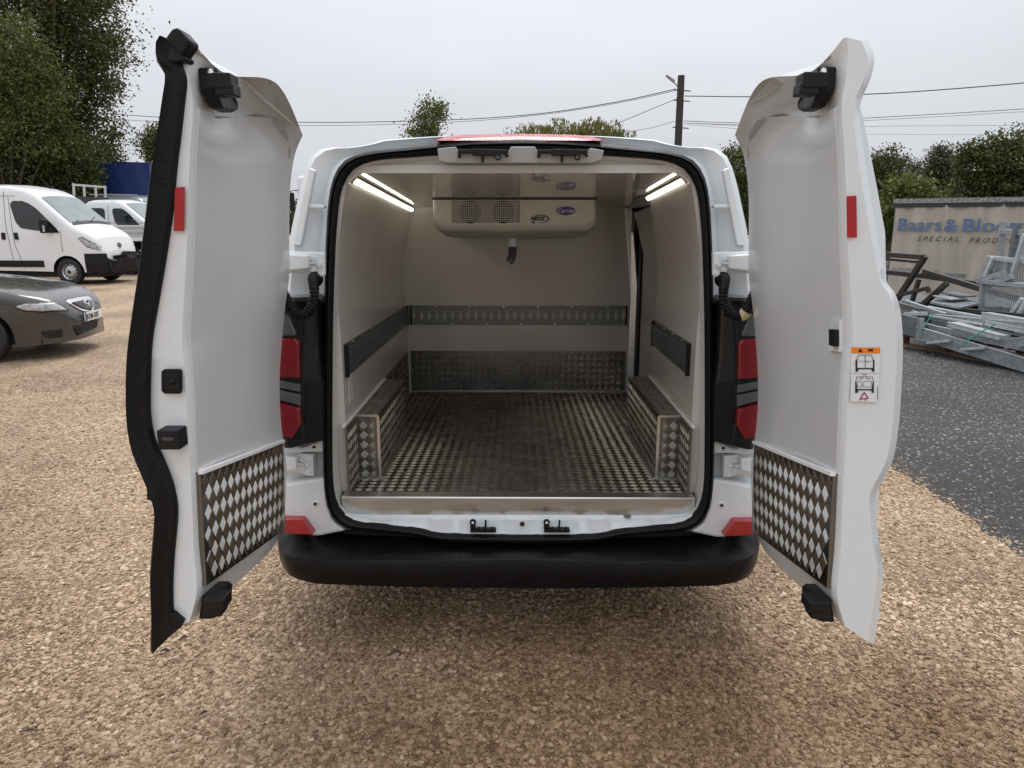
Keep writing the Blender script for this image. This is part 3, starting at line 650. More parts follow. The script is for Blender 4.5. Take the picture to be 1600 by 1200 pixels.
nc = P(842, 342, Y=uYF - .004)
text('NEOS', .030, 'black_print', unit, basis(nc + Vector((-.048, -.002, -.008)), ux, uz), 'badge_lettering', shear=.25, offset=.0012)
text('100', .014, 'black_print', unit, basis(nc + Vector((-.044, -.002, -.024)), ux, uz), 'badge_lettering', offset=.0008)
m = MB(); arc = [nc + Vector((.004 + math.cos(t) * .052, -.002, math.sin(t) * .021)) for t in np.linspace(-1.75, 2.3, 24)]
m.tube(arc, [.0004 + .0024 * math.sin(PI * k / 23) for k in range(24)], 6); sub(m, 'badge_swoosh', 'black_print', unit)
dh = P(801, 380, Y=uYF + .3)
m = MB(); m.disc(dh + Vector((0, 0, .03)), (0, 0, -1), .03, .05, 20); sub(m, 'drain_socket', 'white_print', unit)
hp = [dh + Vector((0, 0, -.018)), dh + Vector((0, 0, -.045)), dh + Vector((-.002, -.002, -.07)), dh + Vector((-.008, -.003, -.095)), dh + Vector((-.024, -.004, -.118))]
hp = cr_sample(hp, 44); m = MB(); m.tube(hp, [.025 + .0024 * math.sin(k * 1.57) if k < 30 else .025 for k in range(44)], 16); sub(m, 'drain_hose', 'hose_grey', unit, smooth=50)
# LED strips along ceiling edges
for sg in (-1, 1):
    ya, yb = (3.02, YBK - .04) if sg < 0 else (3.02, YSL - .02)
    def lp(Y): return Vector((sg * (xw(Y) - .062), Y, ZC(Y) - .018))
    m = MB(); m.bar(lp(ya), lp(yb), .03, .012, up=(-sg * .75, 0, -.65)); k = vobj(m, 'led_strip_light', 'led_body')
    m = MB(); off = Vector((-sg * .008, 0, -.007)); m.bar(lp(ya + .01) + off, lp(yb - .01) + off, .02, .004, up=(-sg * .75, 0, -.65)); sub(m, 'led_diffuser', 'led', k)
# ------------------------------------------------------------------ cargo rails
def rail(a, u, up, nrm, length, pitch, hgt=.135):
    a = Vector(a); u = Vector(u).normalized(); nrm = Vector(nrm).normalized(); up = Vector(up); up = (up - u * u.dot(up)).normalized()
    def pt(s, h, d): return a + u * s + up * h + nrm * d
    m = MB(); hs_ = .036
    def slab(s0, s1, h0, h1, d0, d1):
        vs = [pt(s, h, d) for s in (s0, s1) for h in (h0, h1) for d in (d0, d1)]
        m.add(vs, [[0, 1, 3, 2], [4, 6, 7, 5], [0, 4, 5, 1], [2, 3, 7, 6], [0, 2, 6, 4], [1, 5, 7, 3]])
    H = hgt / 2
    slab(0, length, H - .018, H, .0, .004); slab(0, length, -H, -H + .018, .0, .004)
    slab(0, length, hs_, H - .018, .006, .014); slab(0, length, -H + .018, -hs_, .006, .014)
    n = int(length / pitch); p = length / n
    for k in range(n + 1):
        c = k * p; w0 = p * .5 - .007; w1 = p * .5 - .0145
        prof = [(-w0, -hs_), (w0, -hs_), (w0, -.013), (w1, -.007), (w1, .007), (w0, .013), (w0, hs_), (-w0, hs_), (-w0, .013), (-w1, .007), (-w1, -.007), (-w0, -.013)]
        prof = [(min(max(c + x, 0), length), y) for x, y in prof]
        m.prism([pt(x, y, .006) for x, y in prof], nrm * .008)
    o = vobj(m, 'cargo_rail', 'rail_steel')
    sm = MB(); k = 0; s = .06
    while s < length:
        sm.disc(pt(s, (H - .009) * (1 if k % 2 else -1), .004), nrm, .0055, .003, 8); s += .12; k += 1
    sub(sm, 'rail_screws', 'screw', o, kind='stuff')
    for s0 in (0, length - .012):
        sub(MB().add([pt(s0 + a_, h_, d_) for a_ in (-.001, .012) for h_ in (-H, H) for d_ in (0, .017)], [[0, 1, 3, 2], [4, 6, 7, 5], [0, 4, 5, 1], [2, 3, 7, 6], [0, 2, 6, 4], [1, 5, 7, 3]]), 'rail_end_cap', 'rubber', o)
    return o
ra, rb = P(641, 492.5, Y=YBK), P(980, 492.5, Y=YBK)
rail(ra, (1, 0, 0), (0, 0, 1), (0, -1, 0), rb.x - ra.x, .0535, hgt=.138)
zr = ra.z
def rp(sg, Y): return Vector((sg * (xw(Y) - .001), Y, zr - .038 * (Y - YBK)))
rail(rp(-1, 2.97), rp(-1, YBK - .03) - rp(-1, 2.97), (0, 0, 1), (1, 0, 0), (rp(-1, YBK - .03) - rp(-1, 2.97)).length, .0535, hgt=.138)
rail(rp(1, 3.02), rp(1, YSL - .02) - rp(1, 3.02), (0, 0, 1), (-1, 0, 0), (rp(1, YSL - .02) - rp(1, 3.02)).length, .0535, hgt=.138)
# ------------------------------------------------------------------ tail lamps, hinges, conduits, bumper (left, mirrored)
def mpts(pts, sg): return pts if sg < 0 else [mir(p) for p in pts]
def side_poly(name, px, Y, depth, m, sg, par=None, bevel=.004):
    pts = mpts([P(x, y, Y=Y) for x, y in px], sg); mb = MB().prism(pts, (0, depth, 0))
    o = mb.build(name, m, None, bevel=bevel)
    if par: o.parent = par
    else: V_(o)
    return o
for sg in (-1, 1):
    th = side_poly('tail_lamp', [(428, 478), (446, 466), (488, 464), (495, 480), (498, 560), (503, 600), (504, 690), (480, 696), (452, 702), (428, 700)], 2.735, .16, 'gloss_black', sg, bevel=.012)
    side_poly('red_lens', [(426, 529), (461, 529), (467, 536), (468, 592), (426, 588)], 2.718, .03, 'tail_red', sg, th, .006)
    side_poly('clear_lens', [(426, 592), (468, 601), (469, 613), (426, 604)], 2.72, .03, 'tail_grey', sg, th, .003)
    side_poly('clear_lens', [(426, 607), (469, 617), (469, 634), (426, 622)], 2.72, .03, 'tail_grey', sg, th, .003)
    side_poly('red_lens', [(426, 627), (468, 638), (470, 664), (456, 686), (426, 674)], 2.716, .03, 'tail_red', sg, th, .006)
    side_poly('smoked_lens', [(428, 492), (440, 488), (452, 496), (462, 520), (462, 525), (428, 525)], 2.725, .03, 'tail_grey', sg, th, .006)
    side_poly('lamp_trim', [(474, 596), (503, 596), (504, 688), (476, 692)], 2.73, .04, 'black_plastic', sg, th, .004)
    # hinges
    for (hx0, hy0, hx1, hy1, bolts) in ((438, 393, 507, 429, [(490, 404), (500, 413), (491, 421), (501, 428)]), (438, 709, 489, 743, [(473, 717), (481, 724), (473, 731), (482, 738)])):
        Yh = 2.80
        h = side_poly('door_hinge', [(hx0, hy0), (hx1 - 26, hy0 + 1), (hx1 - 22, hy0 - 0), (hx1, hy0 + 2), (hx1 + 1, hy1 + 2), (hx1 - 10, hy1 + 1), (hx1 - 24, hy1 - 4), (hx0, hy1 - 1)], Yh, .05, 'paint', sg, None, .005)
        ar = side_poly('hinge_arm', [(hx0, hy0 + 3), (hx1 - 26, hy0 + 6), (hx1 - 26, hy1 - 9), (hx0, hy1 - 4)], Yh - .045, .06, 'paint', sg, h, .006)
        for (bx, by) in bolts:
            c = mpts([P(bx, by, Y=Yh)], sg)[0]; sub(MB().disc(c, (0, -1, 0), .0135, .005, 14).disc(c + Vector((0, -.005, 0)), (0, -1, 0), .0085, .010, 6), 'hinge_bolt', 'paint', h)
        side_poly('hinge_rib', [(hx1 - 28, (hy0 + hy1) / 2 - 3), (hx1 - 14, (hy0 + hy1) / 2 - 1), (hx1 - 14, (hy0 + hy1) / 2 + 1), (hx1 - 28, (hy0 + hy1) / 2 + 3)], Yh - .015, .02, 'paint', sg, h, .002)
    # pressed ridges on the upper pillar
    for (px, yy, dep) in (([(483, 262), (493, 266), (470, 384), (456, 384)], 2.872, .03), ([(478, 318), (508, 320), (508, 326), (478, 326)], 2.885, .03)):
        side_poly('pressed_ridge', px, yy, dep, 'paint', sg, None, .006)
    side_poly('pillar_cap', [(440, 688), (472, 700), (508, 686), (508, 707), (476, 707), (440, 714)], 2.80, .06, 'paint', sg, None, .008)
    lower = side_poly('corner_panel', [(436, 770), (444, 757), (470, 752), (512, 746), (512, 790), (520, 814), (540, 830), (500, 838), (484, 838), (474, 814), (436, 812)], 2.79, .06, 'paint', sg, None, .012)
    for (bx, by, YY) in ((493, 787, 2.79), (491, 698, 2.80)):
        c = mpts([P(bx, by, Y=YY)], sg)[0]; o = vobj(MB().disc(c + Vector((0, .0, 0)), (0, -1, 0), .015, .003, 20, .012), 'screw_boss', 'paint'); sub(MB().disc(c + Vector((0, -.0035, 0)), (0, -1, 0), .0065, .002, 12), 'screw_hole', 'dark_gap', o)
    side_poly('rear_reflector', [(436, 812), (472, 813), (489, 836), (462, 835), (436, 830)], 2.745, .05, 'reflector', sg, None, .003)
    side_poly('shut_panel', [(504, 470), (496, 700), (440, 700), (436, 690), (440, 470)], 2.84, .02, 'paint', sg, None, 0)
    # conduit
    pts = [P(493, 436, Y=2.79), P(489, 436, Y=2.74), P(491, 452, Y=2.70), P(490, 472, Y=2.69), P(478, 490, Y=2.68), P(462, 492, Y=2.67), P(452, 480, Y=2.66), P(445, 462, Y=2.64), P(438, 450, Y=2.62)]
    pts = mpts(pts, sg); pts = cr_sample(pts, 120); r = [.0165 + .0024 * (1 if (k // 2) % 2 else -1) for k in range(120)]
    cdt = vobj(MB().tube(pts, r, 12), 'cable_conduit', 'rubber', smooth=60)
    vobj(MB().disc(mpts([P(493, 436, Y=2.80)], sg)[0], (0, -1, 0), .03, .03, 16, .022), 'conduit_grommet', 'rubber')
    if sg > 0:
        i = 78; sub(MB().tube(pts[i:i + 9], .0215, 12), 'tape_wrap', 'yellow_tape', cdt)
# bumper
R1 = [(437, 830, 2.86), (452, 834, 2.80), (488, 837, 2.79), (500, 845, 2.79), (540, 851, 2.79), (600, 853, 2.79), (700, 856, 2.79), (811, 857, 2.79)]
R2 = [(434, 838, 2.90), (436, 856, 2.78), (452, 868, 2.69), (490, 874, 2.665), (540, 877, 2.66), (600, 876, 2.66), (640, 877, 2.66), (700, 874, 2.655), (811, 872, 2.65)]
R3 = [(440, 862, 2.92), (441, 882, 2.80), (455, 900, 2.71), (490, 911, 2.68), (540, 914, 2.672), (600, 916, 2.67), (640, 917, 2.67), (700, 918, 2.665), (811, 919, 2.66)]
def hb(R, n=50): return cr_sample([P(x, y, Y=Y) for x, y, Y in R], n)
b1, b2, b3 = hb(R1), hb(R2), hb(R3)
b0 = [Vector((p.x * .97, p.y + .10, p.z + .01)) for p in b1]; b2a = [a.lerp(b, .95) + Vector((0, -.002, .003)) for a, b in zip(b1, b2)]; b2b = [a.lerp(b, .06) + Vector((0, -.004, 0)) for a, b in zip(b2, b3)]; b25 = [a.lerp(b, .6) + Vector((0, -.012, 0)) for a, b in zip(b2, b3)]
b4 = [Vector((p.x * .98, p.y + .06, p.z - .015)) for p in b3]; b5 = [Vector((p.x * .97, p.y + .35, p.z)) for p in b3]
rows = []
for b in (b0, b1, b2a, b2, b2b, b25, b3, b4, b5):
    b[-1].x = 0; rows.append(b + [mir(p) for p in b[:-1]][::-1])
v, f = grid(rows); bump_o = V_(obj('rear_bumper', v, f, 'bumper', smooth=50))
m = MB(); m.box((0, 2.885, .395), (1.62, .03, .10)); vobj(m, 'bumper_recess', 'dark_gap')
for x, y in ((475, 888), (703, 892), (918, 892), (1147, 888)):
    c = P(x, y, Y=2.66); sub(MB().disc(c + Vector((0, .012, 0)), (0, -1, 0), .012, .01, 20), 'parking_sensor', 'black_plastic', bump_o)
# floor pan and wheels
m = MB(); m.box((0, 5.0, .34), (1.74, 4.2, .14)); vobj(m, 'floor_pan', 'dark_gap')
m = MB(); m.box((0, 3.7, .34), (1.5, .09, .09)); vobj(m, 'rear_axle', 'dark_steel')
def wheel_parts(c, axis, r, w, par=None, van_=False, rimm='rim'):
    c = Vector(c); ax = Vector(axis).normalized(); out = []
    t = MB().lathe(c, ax, [(-w / 2, r * .62), (-w / 2, r * .93), (-w * .38, r), (w * .38, r), (w / 2, r * .93), (w / 2, r * .66), (w * .36, r * .62)], 32)
    to = t.build('wheel', 'tyre', None, smooth=40); out.append(to)
    rr = MB().lathe(c, ax, [(w * .36, r * .64), (w * .40, r * .60), (w * .30, r * .55), (w * .18, r * .50), (w * .30, r * .40), (w * .36, r * .30), (w * .34, r * .2), (w * .40, r * .14), (w * .40, .001)], 28)
    ro = rr.build('rim', rimm, None, smooth=35); ro.parent = to
    hb_ = MB()
    a = ax.orthogonal().normalized(); b = ax.cross(a)
    for k in range(12):
        t_ = 2 * PI * k / 12; hb_.disc(c + ax * w * .245 + (a * math.cos(t_) + b * math.sin(t_)) * r * .45, ax, r * .05, .004 + w * .03, 8)
    ho = hb_.build('vent_holes', 'dark_gap', None, kind='stuff'); ho.parent = to
    ca = MB().disc(c + ax * w * .38, ax, r * .13, .02, 14).build('hub_cap', 'black_plastic', None); ca.parent = to
    return to
for sg in (-1, 1):
    for Y in (3.72, 6.75): V_(wheel_parts((sg * .84, Y, .335), (sg, 0, 0), .335, .2))
# ------------------------------------------------------------------ rear doors
HX, HY = -.845, 2.64
def door(sg):
    rot = Matrix.Rotation(math.radians(-1.0), 4, 'Z') if sg > 0 else Matrix.Identity(4)
    piv = Vector((-HX, HY, 0))
    def X_(p):
        p = Vector(p)
        if sg > 0: p = mir(p); p = piv + (Matrix.Rotation(math.radians(-0.9), 3, 'Z') @ (p - piv))
        return p
    def cv(px, Y, n=90, sm=True): 
        pts = [P(x, y, Y=Y) for x, y in px]; return [X_(p) for p in (cr_sample(pts, n) if sm else lin_sample(pts, n))]
    Apx = [(267, 66), (259, 78), (262, 103), (275, 124), (269, 167), (260, 220), (250, 280), (242, 342), (232, 420), (223, 480), (215, 540), (212, 590), (213, 646), (221, 695), (238, 739), (252, 775), (255, 800), (251, 850), (248, 898), (250, 960), (248, 1008)]
    Bpx = [(283, 68), (280, 86), (284, 104), (290, 126), (287, 160), (281, 215), (275, 263), (269, 330), (258, 405), (247, 470), (237, 530), (234, 590), (234, 646), (241, 685), (253, 712), (268, 750), (276, 785), (276, 815), (271, 870), (269, 920), (271, 960), (280, 978)]
    Cpx = [(299, 62), (297, 88), (300, 125), (306, 165), (303, 220), (300, 280), (298, 376), (295, 438), (291, 530), (294, 560), (299, 632), (303, 739), (308, 853), (313, 920), (300, 968)]
    Mpx = [(352, 115, 1.90), (350, 135, 1.95), (352, 172, 2.06), (358, 240, 2.09), (361, 400), (354, 560), (356, 680), (362, 800), (364, 880), (350, 928)]
    Npx = [(433, 131, 2.22), (430, 170, 2.30), (424, 225, 2.39), (423, 330), (424, 450), (413, 560), (411, 650), (417, 750), (423, 830), (416, 868)]
    Dpx = [(473, 211, 2.50), (460, 245, 2.58), (453, 300), (452, 380), (452, 430), (443, 500), (437, 590), (439, 660), (446, 710), (448, 750), (444, 800), (434, 842)]
    def raw(px, Y, n=90): return cr_sample([P(q[0], q[1], Y=(q[2] if len(q) > 2 else Y)) for q in px], n)
    ND = 24
    rc, rm, rn, rd_ = raw(Cpx, 1.815), raw(Mpx, 2.09), raw(Npx, 2.40), raw(Dpx, 2.62)
    dense = [cr_sample([rc[k], rm[k], rn[k], rd_[k]], ND) for k in range(90)]
    colsL = [[dense[k][i] for k in range(90)] for i in range(ND)]        # columns in left-door space
    if sg > 0:      # bare edge of the other door has its own outline
        Apx = [(262, 64), (251, 92), (257, 125), (273, 168), (268, 230), (258, 300), (248, 360), (236, 425), (230, 443), (218, 460), (210, 490), (207, 540), (209, 600), (214, 670), (224, 720), (247, 768), (246, 810), (242, 850), (236, 890), (242, 940), (249, 998)]
        Bpx = [(x + 9, y + (2 if y < 100 else 0)) for x, y in Apx]
    A = cv(Apx, 1.86 if sg < 0 else 1.835); B = cv(Bpx, 1.80)
    Cc = [X_(p) for p in colsL[0]]; D = [X_(p) for p in colsL[-1]]
    dx = Vector((-.055 if sg < 0 else .055, .035, 0)); E = [p + dx for p in D]
    A2 = [p + Vector((.004 if sg < 0 else -.004, .05, 0)) for p in A]
    MN = [a.lerp(b, .45) + Vector((-.05 if sg < 0 else .05, 0, 0)) for a, b in zip(A2, E)]
    C0 = [a.lerp(b, .93) for a, b in zip(B, Cc)]
    C0 = [Vector((p.x, min(p.y, 1.803), p.z)) for p in C0]
    outer = []
    for i in (21, 17, 13, 9, 5, 2):
        w = i / (ND - 1); outer.append([X_(p + Vector((-(.055 * w + .15 * (1 - w) * min(1.0, .35 + 2.2 * k / 89)), .02, -.012))) for k, p in enumerate(colsL[i])])
    rows = [A, B, C0] + [[X_(p) for p in c] for c in colsL] + [E] + outer + [A2]
    v, f = grid(rows, close=True, caps=True)
    d = V_(obj('rear_door', v, f, 'paint', smooth=45))
    d['label'] = 'open left rear door' if sg < 0 else 'open right rear door'
    def ad(mb, name, m, **k): return sub(mb, name, m, d, **k)
    def pxp(x, y, Y): return X_(P(x, y, Y=Y))
    inn = Vector((1 if sg < 0 else -1, 0, 0)); innL = Vector((1, 0, 0))
    def colpt(i, py):            # point of dense column i (fractional) at picture height py
        i0 = min(ND - 2, max(0, int(i))); w = i - i0; col = [colsL[i0][k].lerp(colsL[i0 + 1][k], w) for k in range(90)]
        ys = [pixel(p)[1] for p in col]
        for k in range(89):
            if ys[k] <= py <= ys[k + 1]: return col[k].lerp(col[k + 1], (py - ys[k]) / max(1e-6, ys[k + 1] - ys[k]))
        return col[0] if py < ys[0] else col[-1]
    def area(name, m, tops, bots, i0, i1, nc, nr, off, th, **kk):
        fr = []
        for a in range(nc):
            i = i0 + (i1 - i0) * a / (nc - 1); yt = interp(tops, i); yb = interp(bots, i)
            fr.append([X_(colpt(i, yt + (yb - yt) * b / (nr - 1)) + innL * off) for b in range(nr)])
        bk = [[p - inn * th for p in r] for r in fr[::-1]]
        v, f = grid(fr + bk, close=True, caps=True); o = obj(name, v, f, m, None, **kk); o.parent = d; return o, fr
    cpx = lambda x: None
    tops = [(0.3, 170), (2.5, 176), (5, 186), (8, 184), (12, 178), (16, 190), (19, 212), (21, 240), (22.2, 285)]
    bots = [(0.3, 738), (8, 718), (15.5, 700), (22.2, 687)]
    area('door_lining', 'door_panel', tops, bots, .3, 22.2, 30, 60, .006, .014, smooth=50)
    # tread plate
    q = [X_(colpt(.4, 741) + innL * .006), X_(colpt(21.6, 691) + innL * .006), X_(colpt(21.6, 826) + innL * .006), X_(colpt(.4, 915) + innL * .006)]
    n_ = (q[1] - q[0]).cross(q[3] - q[0]).normalized(); q[2] = q[2] - n_ * (q[2] - q[0]).dot(n_)
    if n_.dot(inn) < 0: n_ = -n_
    q = [p + n_ * .006 for p in q]
    ad(MB().prism([p - n_ * .016 for p in q], n_ * .016), 'door_kick_plate', 'plate_alu')
    o = tread('tread_pattern', q, None, pitch=.056, h=.0022, nrm=n_, m='tread_door'); o.parent = d
    bead = MB(); bead.bar(q[0] + Vector((0, 0, .005)), q[1] + Vector((0, 0, .005)), .014, .01); ad(bead, 'sealant_bead', 'white_print')
    # stops (buffers) at top and bottom
    def stop(px, Yb, flip):
        mb = MB()
        bp_ = [pxp(x, y, Yb) + inn * .0 for x, y in px]
        mb.prism(bp_, inn * .05)
        return mb
    st = ad(MB().prism([pxp(308, 106, 1.84), pxp(327, 105, 1.93), pxp(330, 130, 1.95), pxp(345, 150, 2.0), pxp(352, 158, 2.03), pxp(352, 172, 2.03), pxp(343, 176, 1.98), pxp(328, 170, 1.88), pxp(312, 142, 1.84)], inn * .035), 'upper_stop_bracket', 'black_plastic', bevel=.005)
    a = pxp(347, 129, 1.85)
    ad(MB().box(a, (.06, .055, .036)), 'upper_stop_block', 'black_plastic', bevel=.004)
    ad(MB().box(pxp(356, 142, 1.85), (.045, .05, .026)), 'stop_tongue', 'black_plastic', bevel=.003)
    ad(MB().disc(a + Vector((0, -.02, .016)) - inn * .018, (0, 0, 1), .008, .01, 10, .005), 'stop_screw', 'screw')
    lo = pxp(318, 945, 1.84)
    ad(MB().prism([pxp(309, 968, 1.83), pxp(316, 930, 1.83), pxp(340, 908, 1.98), pxp(346, 912, 2.0), pxp(344, 940, 1.95), pxp(326, 962, 1.86)], inn * .035), 'lower_stop_bracket', 'black_plastic', bevel=.005)
    ad(MB().box(pxp(340, 937, 1.83), (.058, .06, .03)), 'lower_stop_block', 'black_plastic', bevel=.004)
    ad(MB().box(pxp(337, 951, 1.83), (.05, .05, .02)), 'stop_tongue', 'black_plastic', bevel=.003)
    # reflective tape on the free edge
    def face_poly(name, px, m, lift=.004, th=.0015, bevel=0):
        return ad(MB().prism([pxp(x, y, 1.80 - lift) for x, y in px], (0, -th, 0)), name, m, bevel=bevel)
    if sg < 0:
        face_poly('red_reflector_tape', [(273, 293), (289, 292), (288, 361), (272, 361)], 'reflector_tape', .006)
        # seal
        mid = [a.lerp(b, .45) for a, b in zip(A, B)]
        rows = [[p + Vector((-.006, .02, 0)) for p in A], [p + Vector((-.010, -.03, 0)) for p in A], [Vector((p.x, 1.772, p.z)) for p in [a.lerp(b, .3) for a, b in zip(A, B)]], [Vector((p.x, 1.785, p.z)) for p in [a.lerp(b, .5) for a, b in zip(A, B)]], [Vector((p.x, 1.780, p.z)) for p in [a.lerp(b, .85) for a, b in zip(A, B)]], [p + Vector((.004, -.012, 0)) for p in B], [p + Vector((.004, .01, 0)) for p in B]]
        v, f = grid(rows, close=True, caps=True); s_ = obj('edge_seal', v, f, 'rubber', smooth=70); s_.parent = d
        rib = MB()
        for k in range(12, 86):
            pa = A[k].lerp(B[k], .52); pb = A[k].lerp(B[k], .82); rib.bar((pa.x, 1.7835, pa.z), (pb.x, 1.7795, pb.z), .004, .003)
        sub(rib, 'seal_ribs', 'rubber', d, kind='stuff')
        # corner cap on top
        ad(MB().prism([P(260, 66, Y=1.76), P(258, 58, Y=1.76), P(268, 45, Y=1.76), P(276, 42, Y=1.76), P(283, 47, Y=1.76), P(298, 64, Y=1.76), P(296, 70, Y=1.76), P(284, 87, Y=1.76), P(268, 72, Y=1.76)], (0, .05, 0)), 'seal_corner_cap', 'rubber', bevel=.006)
        ad(MB().prism([P(262, 88, Y=1.77), P(270, 68, Y=1.77), P(290, 90, Y=1.77), P(288, 95, Y=1.77), P(276, 96, Y=1.77), P(264, 96, Y=1.77)], (0, .05, 0)), 'seal_corner_cap', 'black_plastic', bevel=.004)
        ad(MB().prism([P(252, 960, Y=1.785), P(271, 958, Y=1.785), P(286, 972, Y=1.785), P(281, 982, Y=1.785), P(262, 998, Y=1.785), P(247, 1013, Y=1.785)], (0, .05, 0)), 'seal_foot', 'rubber', bevel=.004)
        # cable boot and striker
        bt = ad(MB().prism([P(x, y, Y=1.79) for x, y in ((258, 576), (284, 576), (286, 580), (286, 612), (282, 615), (258, 615), (253, 610), (253, 580))], (0, -.006, 0)), 'cable_boot', 'rubber', bevel=.004)
        c = P(269.5, 596, Y=1.784)
        ad(MB().box(c, (.034, .006, .042)), 'boot_ring', 'black_plastic', bevel=.006); ad(MB().lathe(c + Vector((0, -.003, 0)), (0, -1, 0), [(0, .009), (.004, .0085), (.007, .005), (.008, .0005)], 16), 'boot_button', 'rubber', smooth=60)
        c = P(274, 681, Y=1.79); ad(MB().box(c + Vector((0, -.015, 0)), (.054, .05, .05)), 'latch_box', 'black_plastic', bevel=.003)
        hg = MB()
        for k in range(5): hg.box(c + Vector((-.012 + .006 * k, -.0405, .004)), (.003, .002, .006 + .004 * (k % 2)))
        ad(hg, 'latch_marking', 'hose_grey', kind='stuff')
        # outer pull handle peeping out
        c = P(240, 760, Y=1.90); ad(MB().tube([c + Vector((.03, 0, .02)), c + Vector((-.012, 0, .012)), c + Vector((-.012, 0, -.03)), c + Vector((.03, 0, -.04))], .012, 8), 'outer_handle', 'black_plastic')
        # lower lip of the outer skin
    else:
        def rpx(x, y): return (1622 - x, y)
        face_poly('red_reflector_tape', [rpx(1329, 307), rpx(1344, 306), rpx(1345, 371), rpx(1330, 371)], 'reflector_tape', .006)
        # inner release pocket
        area('handle_pocket', 'paint', [(.4, 499), (2.4, 500)], [(.4, 548), (2.4, 546)], .4, 2.4, 5, 6, .014, .012, smooth=40)
        area('release_handle', 'black_plastic', [(.5, 514), (1.5, 513)], [(.5, 540), (1.5, 538)], .5, 1.5, 4, 5, .026, .016, smooth=40)
        # warning sticker
        def sp(x, y, l=.0045): return P(x, y, Y=1.80 - l)
        st = ad(MB().prism([sp(1330, 542), sp(1375.5, 542), sp(1372, 628.5), sp(1329, 627)], (0, -.0006, 0)), 'warning_sticker', 'sticker')
        def sk(name, m, polys, l=.0058):
            mb = MB()
            for pl in polys: mb.prism([sp(x, y, l) for x, y in pl], (0, -.0005, 0))
            return ad(mb, name, m)
        def Z(x, y): return (1290 + x / 10.91, 530 + y / 10.91)
        def ln(pts, w):
            out = []
            for (x0, y0), (x1, y1) in zip(pts, pts[1:]):
                dx_, dy_ = x1 - x0, y1 - y0; q_ = math.hypot(dx_, dy_); nx_, ny_ = -dy_ / q_ * w / 2, dx_ / q_ * w / 2
                out.append([Z(x0 + nx_, y0 + ny_), Z(x1 + nx_, y1 + ny_), Z(x1 - nx_, y1 - ny_), Z(x0 - nx_, y0 - ny_)])
            return out
        sk('sticker_header', 'sticker_orange', [[Z(437, 138), Z(930, 142), Z(927, 242), Z(435, 240)]])
        sk('warning_triangle', 'black_print', [[Z(592, 155), Z(632, 222), Z(552, 222)], [Z(725, 165), Z(808, 165), Z(808, 220), Z(790, 205), Z(740, 205), Z(722, 218)]], .0066)
        sk('van_pictogram', 'black_print', [[Z(512, 350), Z(540, 350), Z(540, 490), Z(808, 490), Z(806, 350), Z(832, 350), Z(832, 552), Z(795, 554), Z(780, 512), Z(565, 512), Z(548, 554), Z(510, 552)]])
        sk('van_pictogram_line', 'black_print', ln([(548, 350), (535, 340), (565, 270), (780, 270), (808, 340), (800, 350)], 9) + ln([(675, 265), (675, 490)], 8) + ln([(555, 375), (795, 375)], 4) + ln([(690, 388), (728, 388)], 9))
        sk('van_pictogram', 'black_print', [[Z(508, 710), Z(522, 710), Z(540, 850), Z(790, 850), Z(808, 712), Z(822, 712), Z(824, 912), Z(790, 914), Z(775, 872), Z(560, 872), Z(545, 914), Z(502, 914)]])
        sk('van_pictogram_line', 'black_print', ln([(530, 700), (530, 640), (800, 640), (805, 700)], 6) + ln([(545, 715), (605, 715), (618, 815), (545, 815), (545, 715)], 5) + ln([(655, 715), (780, 715), (790, 815), (640, 815), (655, 715)], 5) + ln([(445, 580), (895, 580)], 3) + ln([(625, 604), (700, 604)], 10))
        sk('opening_arrow', 'sticker_red', ln([(645, 640), (620, 668), (575, 672)], 12) + ln([(688, 640), (715, 668), (758, 672)], 12))
        sk('safety_triangle', 'sticker_red', ln([(660, 905), (590, 1020), (725, 1010), (660, 905)], 18) + ln([(512, 360), (512, 430)], 10))
        sk('safety_triangle_foot', 'black_print', ln([(585, 1020), (582, 1050)], 8) + ln([(665, 1020), (692, 1052)], 10) + ln([(886, 800), (886, 1040)], 6))
    # lower drip rail of the door
    return d
door(-1); door(1)
